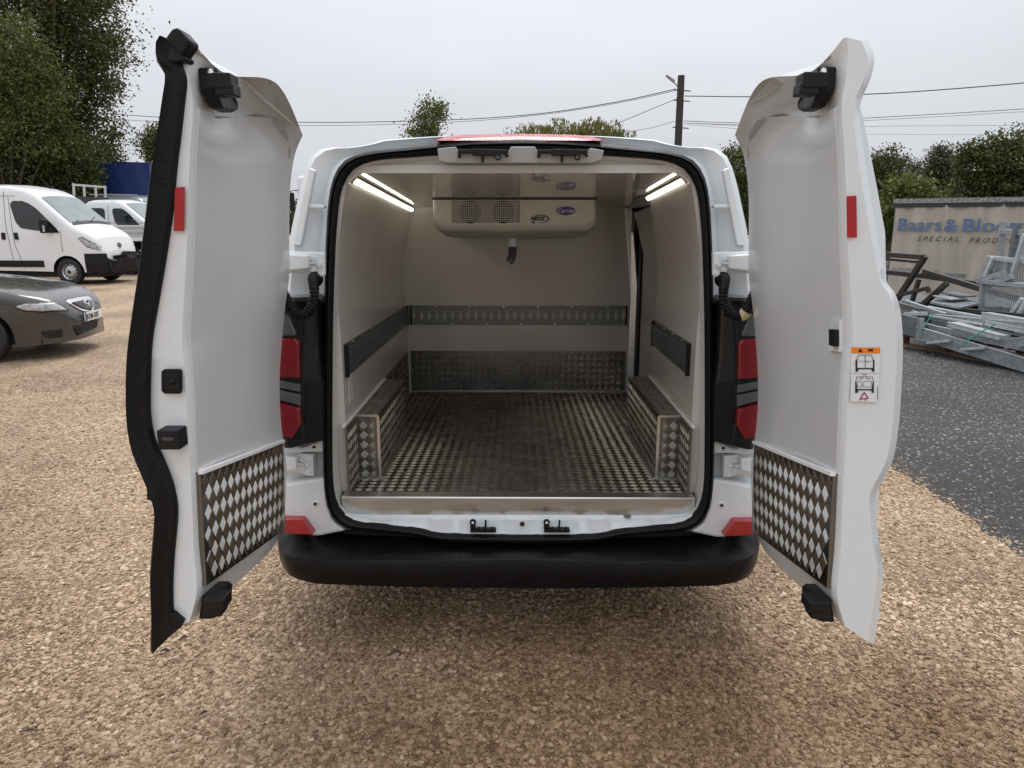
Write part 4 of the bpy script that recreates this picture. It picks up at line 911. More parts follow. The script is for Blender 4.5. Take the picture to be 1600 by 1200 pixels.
# ------------------------------------------------------------------ background vehicles
class Loft:
    """vehicle body from plan, roof line and sill line; x forwards, y left"""
    def __init__(s, top, plan, base, arches, tum=.12, zs=1.1, zmax=2.5, rc=.12, crown=.04):
        s.top, s.plan, s.base, s.arches, s.tum, s.zs, s.zmax, s.rc, s.crown = top, plan, base, arches, tum, zs, zmax, rc, crown
    def zt(s, x): return interp(s.top, x)
    def zb(s, x):
        z = interp(s.base, x)
        for (xc, zc_, r) in s.arches:
            if abs(x - xc) < r: z = max(z, zc_ + math.sqrt(max(0, r * r - (x - xc) ** 2)))
        return z
    def y(s, x, z):
        w = interp(s.plan, x) * (1 - s.tum * max(0, (z - s.zs) / (s.zmax - s.zs)) ** 1.4) * (1 - .05 * max(0, (.55 - z) / .4))
        zt = s.zt(x); k = z - (zt - s.rc)
        if k > 0: w -= s.rc * 1.2 * (1 - math.sqrt(max(0, 1 - (k / s.rc) ** 2)))
        return w
    def section(s, x, zlo=None, zhi=None, off=0, n1=10):
        zb = s.zb(x); zt = s.zt(x)
        if zlo is not None: zb = max(zb, zlo)
        if zhi is not None and zhi < zt:
            zz = [zb + (zhi - zb) * k / n1 for k in range(n1 + 1)]; return [Vector((x, s.y(x, z) + off, z)) for z in zz]
        zc_ = max(zt - s.rc, zb + .01); zz = [zb + (zc_ - zb) * k / n1 for k in range(n1 + 1)] + [zc_ + (zt - zc_) * t for t in (.35, .62, .83, .95)]
        pts = [Vector((x, s.y(x, z) + off, z)) for z in zz]
        ye = pts[-1].y
        for t in (.9, .66, .33, 0): pts.append(Vector((x, ye * t, zt + s.crown * (1 - t * t))))
        return pts
    def body(s, name, m, par, xs, zlo=None, zhi=None, off=0, fx=0, bothcaps=True):
        rows = []
        for x in xs:
            h = s.section(x, zlo, zhi, off)
            if zhi is None: rows.append(h + [Vector((p.x, -p.y, p.z)) for p in h[:-1]][::-1])
            else: rows.append(h[::-1] + [Vector((p.x, -p.y, p.z)) for p in h])
        for r in rows:
            for p in r: p.x += fx
        v, f = grid(rows); n = len(rows[0]); f.append(list(range(n))); f.append([(len(rows) - 1) * n + i for i in range(n)][::-1])
        o = obj(name, v, f, m, par, smooth=48); return o
    def patch(s, name, poly, m, par, sgn=-1, off=.008, n=8, k=8, th=.01):
        zs_ = [p[1] for p in poly]; z0, z1 = min(zs_) + 1e-4, max(zs_) - 1e-4; rows = []
        for i in range(n + 1):
            z = z0 + (z1 - z0) * i / n; xs = []
            for (xa, za), (xb, zb_) in zip(poly, poly[1:] + poly[:1]):
                if (za - z) * (zb_ - z) <= 0 and za != zb_: xs.append(xa + (xb - xa) * (z - za) / (zb_ - za))
            x0, x1 = min(xs), max(xs); rows.append([Vector((x0 + (x1 - x0) * j / k, sgn * (s.y(x0 + (x1 - x0) * j / k, z) + off), z)) for j in range(k + 1)])
        bk = [[Vector((p.x, p.y - sgn * (off + th), p.z)) for p in r] for r in rows[::-1]]
        v, f = grid(rows + bk, close=True); k1 = k + 1; R = len(rows) * 2
        for e in (0, k):
            for i in range(len(rows) - 1): f.append([i * k1 + e, (i + 1) * k1 + e, (R - 2 - i) * k1 + e, (R - 1 - i) * k1 + e])
        return obj(name, v, f, m, par, smooth=40)
    def screen(s, name, x0, x1, m, par, inset=.05, off=.012, n=10):
        rows = []
        for i in range(n + 1):
            x = x0 + (x1 - x0) * i / n; h = s.section(x); ye = h[-5].y - inset * .4; r = []
            for j in range(13):
                y = ye * (1 - j / 6); t = abs(y) / max(.01, h[-5].y); r.append(Vector((x + off * .6, y, s.zt(x) + s.crown * (1 - t * t) + off)))
            rows.append(r)
        v, f = grid(rows); return obj(name, v, f, m, par, smooth=60)
def xs_range(a, b, extra=(), st=.16):
    n = max(2, int((b - a) / st)); l = [a + (b - a) * k / n for k in range(n + 1)]
    for (c, _, r) in extra: l += [c + r * t for t in (-1.0, -.995, -.97, -.92, -.85, -.75, -.6, -.4, -.2, 0, .2, .4, .6, .75, .85, .92, .97, .995, 1.0)]
    return sorted(set(round(x, 4) for x in l if a <= x <= b))
def place(root, loc, th):
    root.location = loc; root.rotation_euler = (0, 0, th)
def panel_van(label, loc, th, paint='paint_far', group=None, hs_=1.0, rear=-4.4):
    root = empty('panel_van', (0, 0, 0), label, 'van', group)
    ar = [(0, .34, .43), (-3.45, .34, .43)]
    L_ = Loft([(-4.5, 2.44), (-4.2, 2.53), (-2, 2.57), (-1.5, 2.55), (-1.15, 2.50), (-.9, 2.42), (-.66, 2.26), (-.35, 2.0), (-.1, 1.79), (.16, 1.58), (.3, 1.50), (.62, 1.34), (.78, 1.20), (.86, 1.02), (.95, .80)],
              [(-4.5, .99), (-4, 1.02), (.1, 1.02), (.4, 1.005), (.6, .97), (.75, .92), (.85, .85), (.91, .77), (.95, .66)], [(-4.5, .42), (-1, .36), (.5, .33), (.97, .30)], ar, tum=.13, zs=1.15, zmax=2.55, rc=.13, crown=.05)
    xs = sorted(set(xs_range(rear, .95, ar) + [.7, .78, .82, .86, .89, .92, .94]))
    b = L_.body('body', paint, root, xs)
    L_.body('front_bumper', 'black_plastic', root, xs_range(.46, .95, (), .03), .26, .82, .014, fx=.03)
    L_.screen('windscreen', -.66, .12, 'windscreen', root)
    cowl = L_.screen('cowl', .13, .22, 'black_plastic', root, off=.02, n=3)
    for sg in (-1, 1):
        L_.patch('side_window', [(-1.43, 2.14), (-1.44, 2.05), (-1.32, 1.62), (-1.16, 1.45), (-.12, 1.36), (-.20, 1.47), (-.72, 1.98), (-.98, 2.14), (-1.1, 2.17), (-1.36, 2.17)], 'glass', root, sg, n=14)
        L_.patch('door_handle', [(-1.40, 1.36), (-1.30, 1.36), (-1.28, 1.18), (-1.38, 1.18)], 'black_plastic', root, sg, off=.025)
        L_.patch('door_handle', [(-1.75, 1.36), (-1.65, 1.36), (-1.65, 1.18), (-1.75, 1.18)], 'black_plastic', root, sg, off=.025)
        L_.patch('rub_strip', [(-3.0, .64), (-.66, .64), (-.66, .47), (-3.0, .47)], 'black_plastic', root, sg, off=.02, k=20)
        for (a0, b0, a1, b1) in ((-1.50, 2.28, -1.42, 1.05), (-1.42, 1.05, -1.22, .42), (-1.62, 2.5, -1.62, 1.6), (-1.62, 1.6, -1.5, .45), (-.1, 1.40, -.1, .86)):
            L_.patch('door_seam', [(a0, b0), (a0 + .014, b0), (a1 + .014, b1), (a1, b1)], 'hose_grey', root, sg, off=.004, k=2)
        L_.patch('roof_seam', [(-3.3, 2.305), (-1.3, 2.305), (-1.3, 2.29), (-3.3, 2.29)], 'hose_grey', root, sg, off=.004, k=14, n=2)
        L_.patch('headlamp', [(.36, 1.235), (.47, 1.24), (.86, 1.0), (.86, .90), (.60, 1.0)], 'headlamp', root, sg, off=.012)
        L_.patch('headlamp_bezel', [(.33, 1.25), (.48, 1.255), (.86, 1.02), (.86, .89), (.58, .985)], 'gloss_black', root, sg, off=.006)
        mm = MB().box((-.42, sg * 1.18, 1.53), (.14, .22, .36)); mo = mm.build('door_mirror', 'black_plastic', root, bevel=.04, bseg=3)
        MB().bar((-.42, sg * 1.08, 1.45), (-.3, sg * .97, 1.42), .1, .14).build('mirror_arm', 'black_plastic', mo)
        MB().box((-.35, sg * 1.29, 1.47), (.05, .012, .17)).build('mirror_indicator', 'headlamp', mo)
        L_.patch('mirror_base', [(-.34, 1.60), (-.12, 1.36), (-.46, 1.36), (-.46, 1.5)], 'black_plastic', root, sg, off=.02)
        for (xc, zc_, r) in ar:
            w = wheel_parts((xc, sg * .90, .345), (0, sg, 0), .345, .22); w.parent = root
    MB().box((-1.75, 0, .45), (5.0, 1.70, .5)).build('underbody', 'dark_gap', root)
    MB().box((1.0, 0, .70), (.03, 1.0, .12)).build('grille', 'gloss_black', root, bevel=.01)
    MB().lathe((.905, 0, 1.02), (1, 0, .25), [(-.02, .07), (.02, .065), (.025, .001)], 20).build('emblem', 'hose_grey', root)
    MB().bar((.90, -.5, .86), (.90, .5, .86), .03, .012).build('bonnet_gap', 'dark_gap', root)
    MB().tube([(-1.0, .2, 2.46), (-1.32, .28, 2.78)], [.012, .006], 6).build('aerial', 'black_plastic', root)
    MB().tube([(.18, -.7, 1.62), (-.05, -.15, 1.78)], .012, 6).tube([(.2, -.1, 1.64), (-.02, .45, 1.78)], .012, 6).build('wipers', 'black_plastic', root)
    place(root, loc, th); root.scale = (1, 1, hs_); return root
w1 = P(102, 445, z=0)
panel_van('white panel van with black bumper behind the grey saloon', (w1.x + .25, w1.y + .92, 0), math.radians(-3), group='white vans parked along the yard edge', hs_=1.03)
panel_van('white panel van mostly hidden, only its roof and windscreen show behind the nearest van', (-14.15, 24.6, 0), math.radians(-3), group='white vans parked along the yard edge', hs_=1.04)
def crew_cab():
    root = empty('crew_cab_truck', (0, 0, 0), 'white double cab truck with grey ladder rack behind its cab', 'truck')
    ar = [(0, .34, .43)]
    L_ = Loft([(-2.36, 2.30), (-2.30, 2.40), (-2.0, 2.46), (-1.2, 2.46), (-.98, 2.42), (-.8, 2.33), (-.45, 2.05), (-.1, 1.78), (.16, 1.58), (.3, 1.50), (.62, 1.34), (.78, 1.20), (.86, 1.02), (.95, .80)],
              [(-2.4, 1.0), (.1, 1.02), (.4, 1.005), (.6, .97), (.75, .92), (.85, .85), (.91, .77), (.95, .66)], [(-2.5, .40), (.5, .33), (.97, .30)], ar, tum=.10, zs=1.15, zmax=2.45, rc=.12, crown=.04)
    L_.body('cab', 'paint_far', root, xs_range(-2.36, .95, ar)); L_.body('front_bumper', 'black_plastic', root, xs_range(.46, .95, (), .03), .26, .82, .014, fx=.03)
    L_.screen('windscreen', -.80, .12, 'windscreen', root)
    for sg in (-1, 1):
        L_.patch('rear_side_window', [(-2.12, 2.16), (-2.14, 2.1), (-2.14, 1.68), (-2.10, 1.62), (-1.58, 1.62), (-1.54, 1.68), (-1.54, 2.1), (-1.58, 2.16), (-1.65, 2.18), (-2.06, 2.18)], 'glass', root, sg, n=14)
        L_.patch('side_window', [(-1.24, 2.14), (-1.25, 2.05), (-1.18, 1.70), (-1.02, 1.50), (-.12, 1.45), (-.20, 1.53), (-.62, 1.98), (-.82, 2.14), (-.92, 2.17), (-1.18, 2.17)], 'glass', root, sg, n=14)
        L_.patch('door_handle', [(-1.26, 1.50), (-1.14, 1.50), (-1.14, 1.33), (-1.26, 1.33)], 'black_plastic', root, sg, off=.025)
        L_.patch('door_seam', [(-1.42, 2.28), (-1.405, 2.28), (-1.385, .5), (-1.40, .5)], 'hose_grey', root, sg, off=.004, k=2)
        L_.patch('door_seam', [(-2.24, 2.28), (-2.225, 2.28), (-2.225, .5), (-2.24, .5)], 'hose_grey', root, sg, off=.004, k=2)
        mm = MB().box((-.42, sg * 1.18, 1.60), (.14, .22, .34)); mo = mm.build('door_mirror', 'black_plastic', root, bevel=.04, bseg=3); MB().bar((-.42, sg * 1.08, 1.5), (-.3, sg * .97, 1.46), .1, .14).build('mirror_arm', 'black_plastic', mo)
        MB().box((-.50, sg * 1.2, 1.58), (.012, .05, .16)).build('mirror_indicator', 'headlamp', mo)
        wheel_parts((0, sg * .90, .345), (0, sg, 0), .345, .22).parent = root; wheel_parts((-4.0, sg * .85, .345), (0, sg, 0), .345, .22).parent = root
    MB().box((-4.3, 0, 1.0), (3.6, 2.0, .12)).build('load_bed', 'dark_steel', root); MB().box((-3.0, 0, .62), (6.2, .8, .25)).build('chassis', 'dark_gap', root)
    MB().box((-2.60, 0, 1.9), (.06, 2.0, 1.4)).build('headboard', 'dark_steel', root)
    rk = MB()
    for y in (-.95, -.35, .35, .95): rk.bar((-2.75, y, 1.0), (-2.62, y * .97, 3.05), .06, .06)
    rk.bar((-2.62, -.98, 3.0), (-2.62, .98, 3.0), .05, .07); rk.build('ladder_rack', 'bed_alu', root)
    place(root, (-13.45, 28.2, 0), math.radians(-4)); return root
crew_cab()
def dropside():
    root = empty('dropside_truck', (0, 0, 0), 'white dropside truck bed with black frame and steel wheel in front of the double cab', 'truck')
    w = P(208, 429, z=0)
    zt_, zb_ = P(200, 352, Y=w.y).z, P(200, 375, Y=w.y).z
    L0, L1 = -2.0, 2.6
    for sg in (-1, 1):
        o = MB().box(((L0 + L1) / 2, sg * .98, (zt_ + zb_) / 2 + .05), (L1 - L0, .04, zt_ - zb_ - .1)).build('dropside', 'bed_alu', root, bevel=.01)
        for k in range(3): MB().box(((L0 + L1) / 2, sg * 1.003, zb_ + .22 + .16 * k), (L1 - L0 - .02, .008, .014)).build('panel_groove', 'hose_grey', o)
        MB().box(((L0 + L1) / 2, sg * .97, zb_ + .03), (L1 - L0, .06, .12)).build('side_rail', 'paint_far', root)
        wheel_parts((0, sg * .86, .355), (0, sg, 0), .355, .26).parent = root; wheel_parts((3.7, sg * .86, .355), (0, sg, 0), .355, .22).parent = root
        fd = MB(); fd.tube([(math.cos(t) * .47, sg * .86, .36 + math.sin(t) * .47) for t in np.linspace(.1, PI - .1, 14)], .05, 6); fd.build('mudguard', 'black_plastic', root)
    MB().box((L0 + .02, 0, (zt_ + zb_) / 2), (.04, 1.95, zt_ - zb_)).build('tailboard', 'bed_alu', root); MB().box((L1, 0, (zt_ + zb_) / 2 + .2), (.05, 1.95, zt_ - zb_ + .4)).build('headboard', 'bed_alu', root)
    MB().box(((L0 + L1) / 2, 0, zb_ - .03), (L1 - L0, 1.92, .06)).build('bed_floor', 'dark_steel', root); MB().box((1.2, 0, zb_ - .2), (6, .9, .28)).build('chassis', 'dark_gap', root)
    MB().box((1.1, -.72, .62), (.7, .3, .34)).build('fuel_tank', 'black_plastic', root, bevel=.03)
    ar = [(3.7, .34, .43)]
    L_ = Loft([(2.75, 2.2), (2.82, 2.28), (3.1, 2.33), (3.3, 2.28), (3.7, 1.85), (4.0, 1.55), (4.3, 1.35), (4.5, 1.1), (4.62, .8)], [(2.7, 1.0), (3.8, 1.02), (4.3, .97), (4.62, .7)], [(2.7, .4), (4.62, .3)], ar, tum=.1, zs=1.1, zmax=2.3, rc=.1)
    L_.body('cab', 'paint_far', root, xs_range(2.75, 4.62, ar)); L_.screen('windscreen', 3.32, 3.95, 'windscreen', root)
    L_.patch('side_window', [(2.95, 2.08), (2.95, 1.45), (3.9, 1.38), (3.35, 2.08)], 'glass', root, -1); L_.patch('side_window', [(2.95, 2.08), (2.95, 1.45), (3.9, 1.38), (3.35, 2.08)], 'glass', root, 1)
    place(root, (w.x, w.y + .9, 0), math.radians(-3))
dropside()
def blue_truck():
    root = empty('tarpaulin_truck', (0, 0, 0), 'tall dark blue tarpaulin truck body behind the white double cab', 'truck')
    Yb = 33.0; a, b = P(154, 254, Y=Yb), P(233, 254, Y=Yb); z1 = a.z; zl = 1.25; ln = 5.2
    o = Vector(((a.x + b.x) / 2, Yb, 0)); w = (b.x - a.x) / 2
    rows = []
    for k in range(10):
        x = -w + 2 * w * k / 9; rows.append([Vector((x * (1 - .10 * (1 - j / 5)), .02 * math.sin(k * 2.1 + j), zl + (z1 - zl) * j / 5)) for j in range(6)])
    v, f = grid(rows); obj('rear_tarp', v, f, 'blue_tarp', root, smooth=60)
    for sg in (-1, 1):
        rows = [[Vector((sg * (w * (1 - .10 * (1 - j / 5)) + .02 * math.sin(k * 1.7 + j)), ln * k / 12, zl + (z1 - zl) * j / 5)) for j in range(6)] for k in range(13)]
        v, f = grid(rows); obj('side_tarp', v, f, 'blue_tarp_side', root, smooth=60)
    obj('roof_tarp', [(-w, 0, z1), (w, 0, z1), (w, ln, z1 - .02), (-w, ln, z1 - .02), (0, 0, z1 + .03), (0, ln, z1 + .03)], [[0, 4, 5, 3], [4, 1, 2, 5]], 'blue_tarp', root)
    MB().box((0, ln / 2, zl - .1), (2 * w, ln, .18)).build('load_bed', 'dark_steel', root); MB().box((0, ln / 2 + .5, .8), (.9, ln + 2, .25)).build('chassis', 'dark_gap', root)
    MB().box((0, ln + 1.2, 1.6), (2.1, 1.7, 1.9)).build('cab', 'blue_tarp', root, bevel=.15, bseg=3)
    for sg in (-1, 1):
        for y in (1.3, ln + 1.2): wheel_parts((sg * .95, y, .48), (sg, 0, 0), .48, .28).parent = root
    place(root, o, 0)
blue_truck()
def grey_car():
    root = empty('estate_car', (0, 0, 0), 'grey vehicle behind the double cab, only its roof and windscreen showing', 'car')
    ar = [(0, .33, .4), (-2.7, .33, .4)]
    L_ = Loft([(-3.5, 1.5), (-3.2, 1.95), (-2.6, 2.10), (-1.2, 2.10), (-.8, 2.02), (-.1, 1.45), (.1, 1.32), (.7, 1.15), (.85, .9), (.95, .7)], [(-3.5, .9), (.2, .94), (.7, .85), (.95, .65)], [(-3.5, .35), (.95, .25)], ar, tum=.14, zs=1.1, zmax=2.1, rc=.12)
    L_.body('body', 'grey_roof', root, xs_range(-3.5, .95, ar)); L_.screen('windscreen', -.78, -.02, 'windscreen', root)
    for sg in (-1, 1):
        L_.patch('side_window', [(-2.9, 1.88), (-3.0, 1.35), (-.35, 1.3), (-.9, 1.88)], 'glass', root, sg)
        MB().bar((-3, sg * .72, 2.17), (-.95, sg * .70, 2.15), .04, .04).build('roof_rail', 'galv', root)
        for (xc, zc_, r) in ar: wheel_parts((xc, sg * .82, .33), (0, sg, 0), .33, .2).parent = root
    place(root, (-14.4, 31.2, 0), math.radians(-5)); root.scale = (1, 1, 1.28)
mat('grey_roof', (0.24, 0.26, 0.28), 0.3, metal=.3, coat=.5)
grey_car()
def lorry():
    root = empty('lorry', (0, 0, 0), 'white lorry with black mirror, mostly hidden behind the open left door', 'truck')
    e = P(463, 280, Y=26); hz = P(463, 274, Y=26).z
    w = 1.2
    MB().box((0, 1.0, hz / 2 + .45), (2 * w, 2.0, hz - .9)).build('cab', 'paint_far', root, bevel=.14, bseg=4)
    MB().box((0, -.02, 2.3), (2 * w - .3, .06, .8)).build('windscreen', 'windscreen', root, bevel=.05)
    MB().box((0, -.03, .75), (2 * w - .05, .2, .5)).build('front_bumper', 'black_plastic', root, bevel=.06)
    MB().box((0, 5.0, 2.0), (2.45, 5.6, 2.4)).build('cargo_box', 'paint_far', root, bevel=.03); MB().box((0, 4, .7), (.9, 7, .3)).build('chassis', 'dark_gap', root)
    for sg in (-1, 1):
        MB().box((sg * (w + .17), -.05, 2.35), (.16, .10, .62)).build('door_mirror', 'black_plastic', root, bevel=.03); MB().tube([(sg * (w - .02), .1, 2.75), (sg * (w + .2), -.05, 2.72), (sg * (w + .2), -.05, 1.95), (sg * (w - .02), .1, 1.95)], .022, 6).build('mirror_arm', 'black_plastic', root)
        MB().box((sg * .85, -.13, .95), (.4, .03, .18)).build('headlamp', 'headlamp', root, bevel=.01)
        for y in (.9, 6): wheel_parts((sg * 1.0, y, .48), (sg, 0, 0), .48, .28).parent = root
    place(root, (e.x + w, 26, 0), 0)
lorry()
# ------------------------------------------------------------------ grey saloon
from mathutils.bvhtree import BVHTree
def saloon():
    root = empty('saloon_car', (0, 0, 0), 'dark grey saloon car, only its bonnet and front end in view', 'car')
    ar = [(0, .31, .385), (-2.68, .31, .385)]
    L_ = Loft([(-3.65, .95), (-3.5, 1.02), (-3.0, 1.08), (-2.5, 1.36), (-2.0, 1.43), (-1.5, 1.42), (-1.2, 1.34), (-.62, 1.02), (-.5, .985), (0, .925), (.35, .865), (.62, .79), (.78, .715), (.86, .64), (.91, .54), (.945, .46)],
              [(-3.65, .78), (-3, .87), (-.2, .89), (.3, .88), (.55, .83), (.72, .73), (.84, .60), (.91, .46), (.95, .36)], [(-3.65, .3), (-.5, .2), (.4, .19), (.95, .21)], ar, tum=.28, zs=.85, zmax=1.43, rc=.10, crown=.035)
    body = L_.body('body', 'grey_paint', root, xs_range(-3.65, .945, ar, .1))
    L_.screen('windscreen', -1.18, -.62, 'windscreen', root)
    for sg in (-1, 1):
        L_.patch('side_window', [(-2.5, 1.30), (-2.7, 1.0), (-.8, .96), (-1.3, 1.30)], 'glass', root, sg)
        for (xc, zc_, r) in ar: wheel_parts((xc, sg * .79, .315), (0, sg, 0), .315, .2).parent = root
        L_.patch('arch_lip', [(-.37, .64), (.40, .64), (.40, .62), (-.37, .62)], 'grey_paint', root, sg, off=.0)
    MB().box((-1.3, 0, .36), (3.9, 1.5, .3)).build('underbody', 'dark_gap', root)
    for sg in (-1, 1): MB().box((0, sg * .62, .42), (.74, .25, .42)).build('wheel_well', 'dark_gap', root)
    w = P(-22, 567, z=0)
    th = math.radians(8)
    loc = Vector((w.x, w.y, 0)) + Matrix.Rotation(th, 3, 'Z') @ Vector((0, .80, 0))
    place(root, loc, th)
    mw = Matrix.Translation(loc) @ Matrix.Rotation(th, 4, 'Z'); mi = mw.inverted()
    vs = [mw @ v.co for v in body.data.vertices]; bvh = BVHTree.FromPolygons(vs, [tuple(p.vertices) for p in body.data.polygons])
    def decal(name, poly, m, off=.006, n=8, k=10, par=None):
        ys = [p[1] for p in poly]; y0, y1 = min(ys) + .01, max(ys) - .01; rows = []
        for i in range(n + 1):
            y = y0 + (y1 - y0) * i / n; xs = []
            for (xa, ya), (xb, yb) in zip(poly, poly[1:] + poly[:1]):
                if (ya - y) * (yb - y) <= 0 and ya != yb: xs.append(xa + (xb - xa) * (y - ya) / (yb - ya))
            x0, x1 = min(xs), max(xs); r = []
            for j in range(k + 1):
                h = bvh.ray_cast(CAM, ray(x0 + (x1 - x0) * j / k, y).normalized())
                if h[0] is None: h = bvh.find_nearest(CAM + ray(x0 + (x1 - x0) * j / k, y) * 9.3)
                nn = h[1] if h[1].dot(h[0] - CAM) < 0 else -h[1]
                r.append(mi @ (h[0] + nn * off))
            rows.append(r)
        v, f = grid(rows); o = obj(name, v, f, m, par or root, smooth=80)
        sm = o.modifiers.new('solid', 'SOLIDIFY'); sm.thickness = .012; sm.offset = 0
        return o
    decal('headlamp_bezel', [(22, 479), (39, 473), (86, 472), (108, 485), (106, 487), (66, 488), (38, 487)], 'gloss_black', .003)
    hl = decal('headlamp', [(24, 479), (40, 474.5), (85, 473.5), (105, 485), (66, 486), (39, 485.5)], 'headlamp', .007)
    gs = decal('grille_surround', [(100, 470), (135, 462.5), (142, 466), (148, 480), (145, 489), (136, 489), (124, 485)], 'chrome', .006)
    decal('grille', [(109, 473.5), (134, 469), (139, 470), (143, 480), (141, 485.5), (135, 485), (125, 481.5)], 'gloss_black', .016)
    decal('lower_intake', [(113, 509), (152, 499), (151, 511), (120, 524)], 'dark_gap', .004)
    decal('fog_lamp_recess', [(63, 518), (97, 514), (98, 526), (80, 528), (69, 527)], 'dark_gap', .004)
    for x in ((0, 487, 24, 487.6),): decal('bumper_seam', [(0, 486.6), (26, 487), (26, 487.8), (0, 487.6)], 'hose_grey', .002, 2)
    # emblem and number plate on the nose
    h = bvh.ray_cast(CAM, ray(133.5, 475).normalized())
    c = mi @ h[0] if h[0] else Vector((.93, 0, .6))
    MB().lathe(c + Vector((.02, 0, 0)), (1, 0, .3), [(0, .060), (.012, .06), (.014, .05), (.004, .046)], 24).build('emblem_ring', 'chrome', root)
    em = MB(); em.tube([c + Vector((.03, -.05, .02)), c + Vector((.034, -.02, .012)), c + Vector((.036, 0, -.022)), c + Vector((.034, .02, .012)), c + Vector((.03, .05, .02))], .007, 6); em.build('emblem_wings', 'chrome', root)
    zpl = .475
    pl = MB().box((.972, 0, zpl), (.012, .52, .11)).build('number_plate', 'plate_white', root)
    MB().box((.979, -.238, zpl), (.003, .042, .106)).build('plate_band', 'plate_blue', pl)
    text('KEM-505', .098, 'black_print', root, basis((.9805, -.212, zpl - .034), (0, 1, 0), (0, 0, 1)), 'plate_lettering', offset=.0015, spacing=.97)
saloon()
# ------------------------------------------------------------------ curtain-sided body on the right
def tarp_body():
    root = empty('curtain_box_body', (0, 0, 0), 'weathered beige tarpaulin lorry body with blue lettering standing behind the metal pile', 'trailer')
    A = P(1382, 470, Y=15.5); A = Vector((A.x, 15.5, 0)); u = Vector((.80, -.60, 0)).normalized(); n = Vector((-.60, -.80, 0)); z1 = 2.14; zt = 2.0; z0 = .22; Ln = 7.2; D = 2.45
    def pt(s, z, d=0): return A + u * s + n * d + Vector((0, 0, z))
    rows = []; K = 150
    for k in range(K + 1):
        s = .02 + (Ln - .04) * k / K
        r = []
        for j in range(15):
            t = j / 14; z = z0 + (zt - z0) * t
            fold = .016 * math.sin(s * 15 + 1.2 * math.sin(s * 3)) * (.3 + t ** 2 * 1.0) + .010 * math.sin(s * 33 + t * 2) * t + .008 * math.sin(s * 6 - t * 3)
            r.append(pt(s, z, fold))
        rows.append(r)
    v, f = grid(rows); cur = obj('curtain', v, f, 'tarp', root, smooth=80)
    m = MB(); m.prism([pt(0, z0, -.03), pt(0, z0, -D), pt(0, zt, -D), pt(0, zt, -.03)], u * .03); m.build('end_wall', 'tarp_black', root)
    MB().prism([pt(-.03, z1 - .09, .04), pt(-.03, z1 - .09, -D), pt(-.03, z1, -D), pt(-.03, z1, .04)], u * (Ln + .06)).build('roof_rail', 'dirty_rail', root)
    MB().prism([pt(-.02, zt - .03, .028), pt(-.02, zt - .03, -.05), pt(-.02, z1 - .09, -.05), pt(-.02, z1 - .09, .028)], u * (Ln + .04)).build('curtain_track', 'tarp_black', root)
    MB().prism([pt(0, .08, .02), pt(0, .08, -D), pt(0, z0, -D), pt(0, z0, .02)], u * Ln).build('floor_frame', 'bed_alu', root)
    for s in (.0, 2.4, 4.8, Ln - .1): MB().prism([pt(s, 0, 0), pt(s, 0, -D), pt(s, .08, -D), pt(s, .08, 0)], u * .12).build('support_block', 'wood_brown', root)
    pl = (pt(0, 0, .052), n)
    def onp(x, y): return P(x, y, plane=pl)
    def wr(s, x, y, x2, y2, hpx, m_, shear=0, spacing=1, off=.0):
        a = onp(x, y); b = onp(x2, y2); sz = (onp(x, y - hpx) - a).length / .70
        t = text(s, sz, m_, root, basis(a, u, (0, 0, 1)), 'curtain_lettering', shear=shear, spacing=spacing, offset=off, extrude=.002)
        bpy.context.view_layer.update(); wdt = t.dimensions.x
        t.scale = ((b - a).length / wdt, 1, 1); return t
    wr('Baars', 1400.5, 360, 1468, 360.5, 19, 'tarp_blue', off=.004)
    wr('&', 1474, 361, 1496, 361.5, 19, 'tarp_blue', off=.004)
    wr('Bloembergen', 1501, 361.5, 1728, 368, 20, 'tarp_blue', off=.004)
    wr('SPECIAL', 1432, 376.5, 1497, 378.5, 7.6, 'tarp_black', shear=.3, spacing=1.5)
    wr('PRODUCTS', 1513, 379, 1606, 382, 8.2, 'tarp_black', shear=.3, spacing=1.5)
    wr('EUROPE', 1393, 422.5, 1424, 424, 4.6, 'tarp_blue', shear=.3)
    wr('TOTAL', 1440, 428, 1466, 429, 5, 'tarp_green', shear=.3, off=.003)
    wr('INNO', 1475, 431.5, 1496, 433, 5, 'tarp_blue', shear=.3, off=.003); wr('TEC', 1496.5, 433, 1509, 433.5, 5, 'tarp_green', shear=.3, off=.003)
    return root
tarp_body()
# ------------------------------------------------------------------ galvanised pile
O0 = P(1395, 541, z=0); O1 = P(1600, 582, z=0); pu = (O1 - O0).normalized(); pv = Vector((-pu.y, pu.x, 0));
if pv.x < 0: pv = -pv
def pp(x, y, d): return P(x, y, plane=(O0 + pv * d, pv))
def pile_beam(label, x0, y0, x1, y1, d, w, h, m, d1=None, name='steel_beam', cat='beam', group='steel lying in the galvanised pile', ext=0, lip=True):
    a, b = pp(x0, y0, d), pp(x1, y1, d if d1 is None else d1); dr = (b - a).normalized(); b = b + dr * ext
    root = empty(name, a, label, cat, group); mb = MB(); z = Vector((0, 0, 0)); mb.bar(z, b - a, w, h); mb.build('web', m, root, bevel=.004)
    if lip:
        up = Vector((0, 0, h / 2)); sd_ = dr.cross(Vector((0, 0, 1))).normalized() * (w / 2)
        MB().bar(up + sd_ * .9, b - a + up + sd_ * .9, .03, .012).build('flange', 'galv_pale' if m == 'galv' else m, root)
        MB().bar(-up + sd_ * .9, b - a - up + sd_ * .9, .03, .012).build('flange', m, root)
    return root
